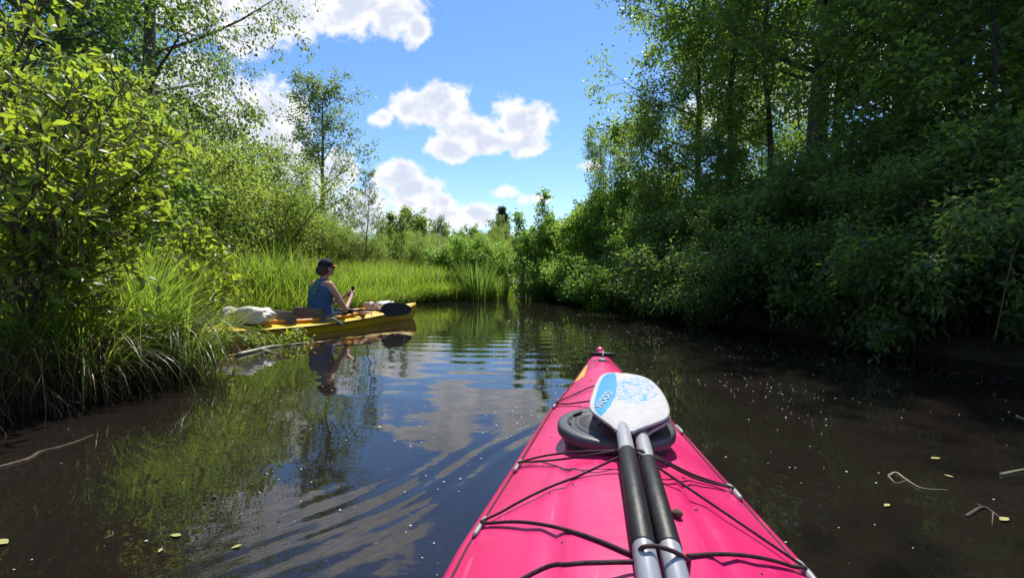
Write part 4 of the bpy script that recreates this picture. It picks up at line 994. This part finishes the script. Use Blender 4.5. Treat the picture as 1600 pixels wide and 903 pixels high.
top_caps = [((-.04, -.01, .16), (-.04, -.03, .30), .15, .135), ((.04, -.01, .16), (.04, -.03, .30), .15, .135), ((-.06, -.025, .30), (-.09, -.004, .48), .115, .112), ((.06, -.025, .30), (.09, -.004, .48), .115, .112), ((-.085, -.01, .52), (-.05, .0, .60), .06, .05), ((.085, -.01, .52), (.05, .0, .60), .06, .05), ((-.03, -.02, .56), (.03, -.02, .56), .07, .07)]
blob('tank_top', top_caps, M['shirt'], pr, .006)
blob('shorts', [('e', (0, .0, .11), (.197, .152, .115)), ((.09, .05, .11), (.115, .32, .155), .097, .082), ((-.09, .05, .11), (-.115, .32, .155), .097, .082)], M['shorts'], pr, .008)
blob('hair', [('e', (0, .05, .785), (.082, .09, .10)), ((0, -.02, .765), (0, -.045, .74), .045, .036), ((-.06, .02, .73), (-.045, -.01, .70), .03, .02), ((.06, .02, .73), (.045, -.01, .70), .03, .02), ('e', (0, -.02, .73), (.055, .035, .05))], M['hair'], pr, .006, 2)
cap_mb = MB()
Mt = Matrix.Rotation(R(8), 3, 'X'); vs, fs = [], []
for j in range(9):
    ph = (math.pi/2)*(j/8)*1.08
    for i in range(28):
        a = 2*math.pi*i/28; p = Mt @ Vector((.089*math.sin(ph)*math.cos(a), .104*math.sin(ph)*math.sin(a), .092*math.cos(ph))); vs.append(p+Vector((0, .068, .822)))
for j in range(8):
    for i in range(28): fs.append((j*28+i, (j+1)*28+i, (j+1)*28+(i+1) % 28, j*28+(i+1) % 28))
cap_mb.add(vs, fs); capo = cap_mb.build('cap', M['capcloth'], pr); sd_ = capo.modifiers.new('t', 'SOLIDIFY'); sd_.thickness = .004
mb = MB(); vs, fs = [], []
for i in range(13):
    a = math.pi*(.14+.72*i/12); c_ = math.cos(a)
    for k, (rr, dz) in enumerate(((1.0, 0), (1.45, .006), (1.72, -.002))): vs.append((.086*c_*(1+.04*k), .068+.1*math.sin(a)*rr, .822-.006+dz-.02*c_*c_*k*.5))
for i in range(12):
    for k in range(2): fs.append((i*3+k, i*3+k+1, i*3+k+4, i*3+k+3))
mb.add(vs, fs); br = mb.build('brim', M['orangecloth'], capo); sd_ = br.modifiers.new('t', 'SOLIDIFY'); sd_.thickness = .005
mb = MB(); mb.ball((0, .068, .918), .008, 8, 6); mb.build('button', M['capcloth'], capo)
mb = MB()
for s in (1, -1):
    mb.ball((s*.033, .160, .787), (.03, .012, .02), 12, 8); mb.tube([(s*.06, .152, .792), (s*.08, .12, .793), (s*.083, .06, .79)], .0035, 5)
mb.tube([(-.012, .168, .79), (.012, .168, .79)], .004, 5); mb.build('sunglasses', M['phone'], pr)
mb = MB(); Rp = Matrix.Rotation(R(-28), 3, 'X'); mb.box((0, 0, 0), (.072, .009, .148), Rp)
pf = empty('phone', (0, 0, 0)); tag(pf, 'dark phone held up in the hands of the paddler', 'phone')
pho = mb.build('case', M['phone'], pf, True, .004); mb = MB(); mb.box((0, -.0047, 0), (.066, .001, .138)); sco = mb.build('screen', M['dark'], pf, False); sco.rotation_euler = (R(-28), 0, 0)
PRM = Matrix.Translation(Vector((pw.x, pw.y, .02))) @ Matrix.Rotation(-YA, 4, 'Z')
pf.location = PRM @ Vector((.04, .435, .462)); pf.rotation_euler = (0, 0, -YA)
# cargo
def bag(name, loc, size, seed, label, mat, tie=True, rz=0):
    rg = np.random.default_rng(seed); root = empty(name, loc, rz); tag(root, label, 'bag'); nu, nv = 36, 22; vs, fs = [], []
    for j in range(nv+1):
        ph = math.pi*j/nv
        for i in range(nu):
            t = 2*math.pi*i/nu; d = np.array([math.cos(ph), math.sin(ph)*math.cos(t), math.sin(ph)*math.sin(t)])
            r = 1+.10*math.sin(5*d[1]+seed+4*d[0])+.06*math.sin(9*d[0]-7*d[2])+.035*math.sin(17*d[1]+11*d[0]+13*d[2])
            sq = np.sign(d)*np.abs(d)**.75; pinch = 1-.22*math.exp(-((d[0]+.12)/.07)**2) if tie else 1
            vs.append((sq[0]*size[0]*r, sq[1]*size[1]*r*pinch, max(-size[2]*.55, sq[2]*size[2]*r*pinch)+size[2]*.55))
    for j in range(nv):
        for i in range(nu): fs.append((j*nu+i, j*nu+(i+1) % nu, (j+1)*nu+(i+1) % nu, (j+1)*nu+i))
    mb = MB(); mb.add(vs, fs); mb.build('sack', mat, root)
    if tie:
        mb = MB(); mb.tube([(-.12*size[0]*.95, size[1]*.83*math.cos(2*math.pi*i/24), size[2]*.55+max(-size[2]*.53, size[2]*.83*math.sin(2*math.pi*i/24))) for i in range(25)], .007, 5, False); mb.build('tie_cord', M['pad'], root)
    return root
p = YM @ Vector((.05, -2.72, ydeck(2.72, .05)+.012)); bag('plastic_bag', p, (.29, .14, .115), 3, 'bulky white plastic sack tied with cord on the stern of the yellow kayak', M['bag'], True, R(12))
p = YM @ Vector((-.02, -.92, ydeck(.92, 0)+.004)); bag('bundle', p, (.085, .07, .075), 5, 'small pinkish rounded bundle on the foredeck ahead of the paddler', M['bagpink'], False)
p = YM @ Vector((-.02, -.62, ydeck(.62, 0)+.003)); bag('plastic_bag', p, (.15, .08, .06), 8, 'crumpled pale bag on the foredeck behind the black paddle blade', M['bag'], False, R(50))
# black paddle across the cockpit
pa = at_y(594, 484, 6.35); pb = YM @ Vector((.05, -1.75, .27))
mk = blade_mesh('blade', .10, .10, .46, -.01, .006)
d_ = (pb-pa); ya = -d_.normalized(); xa = ya.cross(Vector((.25, -.93, .28))).normalized(); za = xa.cross(ya)
bp = empty('paddle'); tag(bp, 'black paddle resting across the yellow kayak, its blade over the water', 'paddle'); Mr = Matrix((xa, ya, za)).transposed().to_4x4(); Mr.translation = pa; bp.matrix_world = Mr
link('blade', mk, M['black'], bp)
mb = MB(); mb.tube([(0, .08, 0), (0, 0, 0), (0, -d_.length, 0)], [.006, .014, .014], 12); mb.build('shaft', M['black'], bp)

# ------------------------------------------------------------------ things floating on the water
def stick(name, pix, r, mat, label, cat, z=.008, twigs=()):
    pts = [at_z(px, py, z+(k if False else 0)) for k, (px, py) in enumerate(pix)]; c = pts[0].copy(); root = empty(name, c); tag(root, label, cat)
    pp = smooth_path([p-c for p in pts], 6); mb = MB(); mb.tube(pp, [r*(1-.75*i/(len(pp)-1)) for i in range(len(pp))], 7); mb.build('stem', mat, root)
    for tw in twigs:
        q_ = smooth_path([at_z(px, py, zz)-c for (px, py, zz) in tw], 5); mb = MB(); mb.tube(q_, [r*.55*(1-.7*i/(len(q_)-1)) for i in range(len(q_))], 6); mb.build('side_twig', mat, root)
    return root
stick('driftwood', [(372,553),(398,547),(424,541),(455,538),(490,532)], .016, M['wood'], 'pale bleached driftwood branch lying in water before the yellow kayak', 'driftwood', .015, [[(410,545,.02),(424,550,.012),(436,552,.0)]])
stick('branch', [(-20,622),(40,618),(85,622),(125,629)], .007, M['wood'], 'thin pale bent branch lying along the foot of the near bank', 'branch', .03, [[(52,618,.03),(58,608,.06),(60,604,.08)]])
stick('floating_reed', [(-30,738),(40,718),(62,706),(90,699),(118,690),(146,679)], .008, M['twig'], 'long brownish reed stem floating on dark water below the near bank', 'reed stem', .001)
stick('floating_reed', [(1564,741),(1590,735),(1640,726)], .006, M['reedfloat'], 'straight yellow reed stem floating at the shaded side of the pink kayak', 'reed stem', .004)
stick('floating_reed', [(1588,650),(1612,658),(1640,668)], .005, M['reedfloat'], 'short pale reed stem floating nearest the shaded bank', 'reed stem', .004)
stick('water_plant', [(1388,743),(1400,738),(1415,748),(1440,762),(1480,765)], .004, M['reedfloat'], 'looped pale plant stalk floating on dark brown water', 'plant stalk', .003, [[(1388,743,.003),(1400,754,.003),(1416,750,.003)]])
stick('water_plant', [(1510,806),(1535,792),(1552,800),(1562,808)], .005, M['twig'], 'brown weed stalk with fine side shoots just at the surface', 'plant stalk', .003, [[(1535,792,.003),(1526,786,.003)],[(1552,800,.003),(1550,822,.001)]])
flm = np_mesh('blade', BL[0][0]*np.array([1, 1, .25]), BL[0][1], True)
def float_leaf(px, py, L, rz, label, mat='yleaf', group='leaves floating on the water'):
    p = at_z(px, py, .005); root = empty('floating_leaf', p, rz); tag(root, label, 'leaf', group); me = flm.copy(); me.materials.append(M[mat])
    o = link('blade', me, None, root); o.scale = (L*1.1, L, L); return root
float_leaf(283, 836, .035, 1.4, 'largest yellow leaf floating left of the cloud reflection')
float_leaf(378, 850, .026, 2.2, 'yellowish leaf floating at the dark edge of the cloud reflection')
float_leaf(248, 862, .022, .3, 'small pale leaf floating below the largest yellow leaf')
float_leaf(12, 848, .06, 1.3, 'long yellow-green leaf floating at the outer edge below the reed stem')
float_leaf(1563, 812, .045, -1.2, 'oval yellow leaf floating beside the brown weed stalk')
float_leaf(1455, 716, .05, -1.3, 'narrow green leaf floating above the looped plant stalk')
float_leaf(1490, 745, .028, .5, 'small pale leaf floating between the looped stalk and the straight reed')
float_leaf(1382, 790, .032, -1.1, 'small pale leaf floating below the looped plant stalk')
float_leaf(338, 776, .024, 1.0, 'small brownish leaf floating in the reflection of the birch', 'twig')
# small waterside plants before the yellow kayak
for i, (px, py, h_) in enumerate(((440, 540, .16), (468, 535, .17), (395, 540, .18), (350, 545, .3))):
    c = at_z(px, py, .0); root = empty('waterside_plant', c); tag(root, ('leafy water plant standing in front of the kayak rail', 'small water plant nearest the driftwood tip', 'leafy water plant just behind the driftwood', 'tall leafy water plant closest to the sedge tussocks')[i], 'plant', 'water plants before the yellow kayak')
    r_ = np.random.default_rng(70+i); mb = MB(); P, A = [], []
    for k in range(16):
        a, q_ = r_.uniform(0, 6.28), r_.uniform(.02, .16); b = np.array([math.cos(a)*q_, math.sin(a)*q_*.6, -.02]); t_ = b+np.array([r_.normal(0, .05), r_.normal(0, .05), h_*r_.uniform(.5, 1.1)])
        mb.tube([b, t_], [.003, .0015], 4)
        for j in range(8): f_ = r_.uniform(.25, 1); P.append(b*(1-f_)+t_*f_); A.append(r_.normal(0, 1, 3)*np.array([1, 1, .4]))
    mb.build('stem', M['stem'], root); link('foliage', leaf_cloud('foliage', np.array(P), np.array(A), r_, .06, .02), M['bright'], root)
for i, (x_, y_, h_) in enumerate(((-2.72, 2.5, .5), (-2.55, 2.95, .45), (-2.5, 3.3, .55), (-2.75, 3.5, .55), (-3.2, 4.0, .5), (-2.95, 2.3, .6), (-2.75, 3.1, .75))):
    root = empty('leafy_weed', (x_, y_, .12)); tag(root, ('leafy weed low on the brown matted bank under the near shrub', 'leafy weed on the bank just right of the brown matted part', 'leafy weed among the arching sedge blades', 'leafy weed beside the tallest sedge tussock', 'leafy weed nearest the stern of the yellow kayak', 'leafy weed at the darkest end of the near bank', 'taller leafy weed between shrub and sedge tussocks')[i], 'weed', 'leafy weeds on the near bank')
    r_ = np.random.default_rng(170+i); mb = MB(); P, A = [], []
    for k in range(14):
        a, q_ = r_.uniform(0, 6.28), r_.uniform(.02, .2); b = np.array([math.cos(a)*q_, math.sin(a)*q_, -.1]); t_ = b*1.3+np.array([r_.normal(.08, .1), r_.normal(0, .1), h_*r_.uniform(.5, 1.1)])
        pts = smooth_path([b, (b+t_)/2+np.array([0, 0, .06]), t_], 3); mb.tube(pts, [.0035*(1-.7*j/(len(pts)-1)) for j in range(len(pts))], 5)
        for j in range(16):
            f_ = r_.uniform(.15, 1); p_ = np.array(pts[min(len(pts)-1, int(f_*(len(pts)-1)))]); P.append(p_+r_.normal(0, .008, 3)); A.append(r_.normal(0, 1, 3)*np.array([1, 1, .35]))
    mb.build('stem', M['stem'], root); link('foliage', leaf_cloud('foliage', np.array(P), np.array(A), r_, .085, .026), M['bright'], root)
# pale catkin fluff and dust on the water
rg = np.random.default_rng(9); n = 9500
x = rg.uniform(-4, 4.2, n); y = .7+9*rg.beta(1.1, 2.0, n); cl = np.sin(x*3.1+np.sin(y*2))*np.sin(y*2.3-x)
ok = ~land(x, y, -.1) & (rg.uniform(0, 1, n) < np.where(x > 0, .9, .30)*np.clip(.25+.9*cl+.5*np.sin(x*7+y*3.3)*np.sin(y*6.1-x*2), .05, 1)**1.1); x, y = x[ok], y[ok]; n = len(x)
kp = PMI; xl = (x-BOW[0])*math.cos(ANG)-(y-BOW[1])*math.sin(ANG); yl = (x-BOW[0])*math.sin(ANG)+(y-BOW[1])*math.cos(ANG)
ok = ~((np.abs(xl) < np.interp(-yl, psh[0], psh[1])+.02) & (yl < .02)); x, y = x[ok], y[ok]; n = len(x)
s = rg.uniform(.0009, .0034, n)*np.where(rg.uniform(0, 1, n) < .06, 1.7, 1); a = rg.uniform(0, 6.28, n); V = []
for k in range(5):
    r_ = s*rg.uniform(.6, 1.4, n); V.append(np.stack([x+r_*np.cos(a+k*1.257)*1.3, y+r_*np.sin(a+k*1.257), np.full(n, .0045)], 1))
V.append(np.stack([x, y, .0045+s*.6], 1)); V = np.stack(V, 1).reshape(-1, 3); b = np.arange(n)[:, None]*6
tag(link('floating_fluff', np_mesh('floating_fluff', V, np.concatenate([b+np.array([[k, (k+1) % 5, 5]]) for k in range(5)])), M['speck']), 'scattered pale catkin fluff floating on the water', None, None, 'stuff')
# crumbs of bark and a snail-like lump on the pink deck
mb = MB(); p = deck_at(1058, 802, .006); mb.ball(p, (.009, .008, .007), 9, 6); o = mb.build('alder_cone', M['twig'], None); o.matrix_world = PM; tag(o, 'small brown alder cone lying on the pink deck beside the paddle grips', 'cone')
rg = np.random.default_rng(12); mb = MB()
for k in range(46):
    u_, v_ = rg.uniform(.5, 1.85), rg.uniform(-.85, .85); h_ = float(np.interp(u_, psh[0], psh[1])); z_ = float(deck_z(psh, np.array(u_), np.array(v_), pfeat))
    if abs(v_*h_) < .05: continue
    l_ = rg.uniform(.002, .006); a_ = rg.uniform(0, 6.28); mb.ball((v_*h_, -u_, z_+.0012), (l_, .0016, .0012), 6, 4, Matrix.Rotation(a_, 3, 'Z'))
o = mb.build('deck_crumbs', M['twig'], pk); o['kind'] = 'stuff'
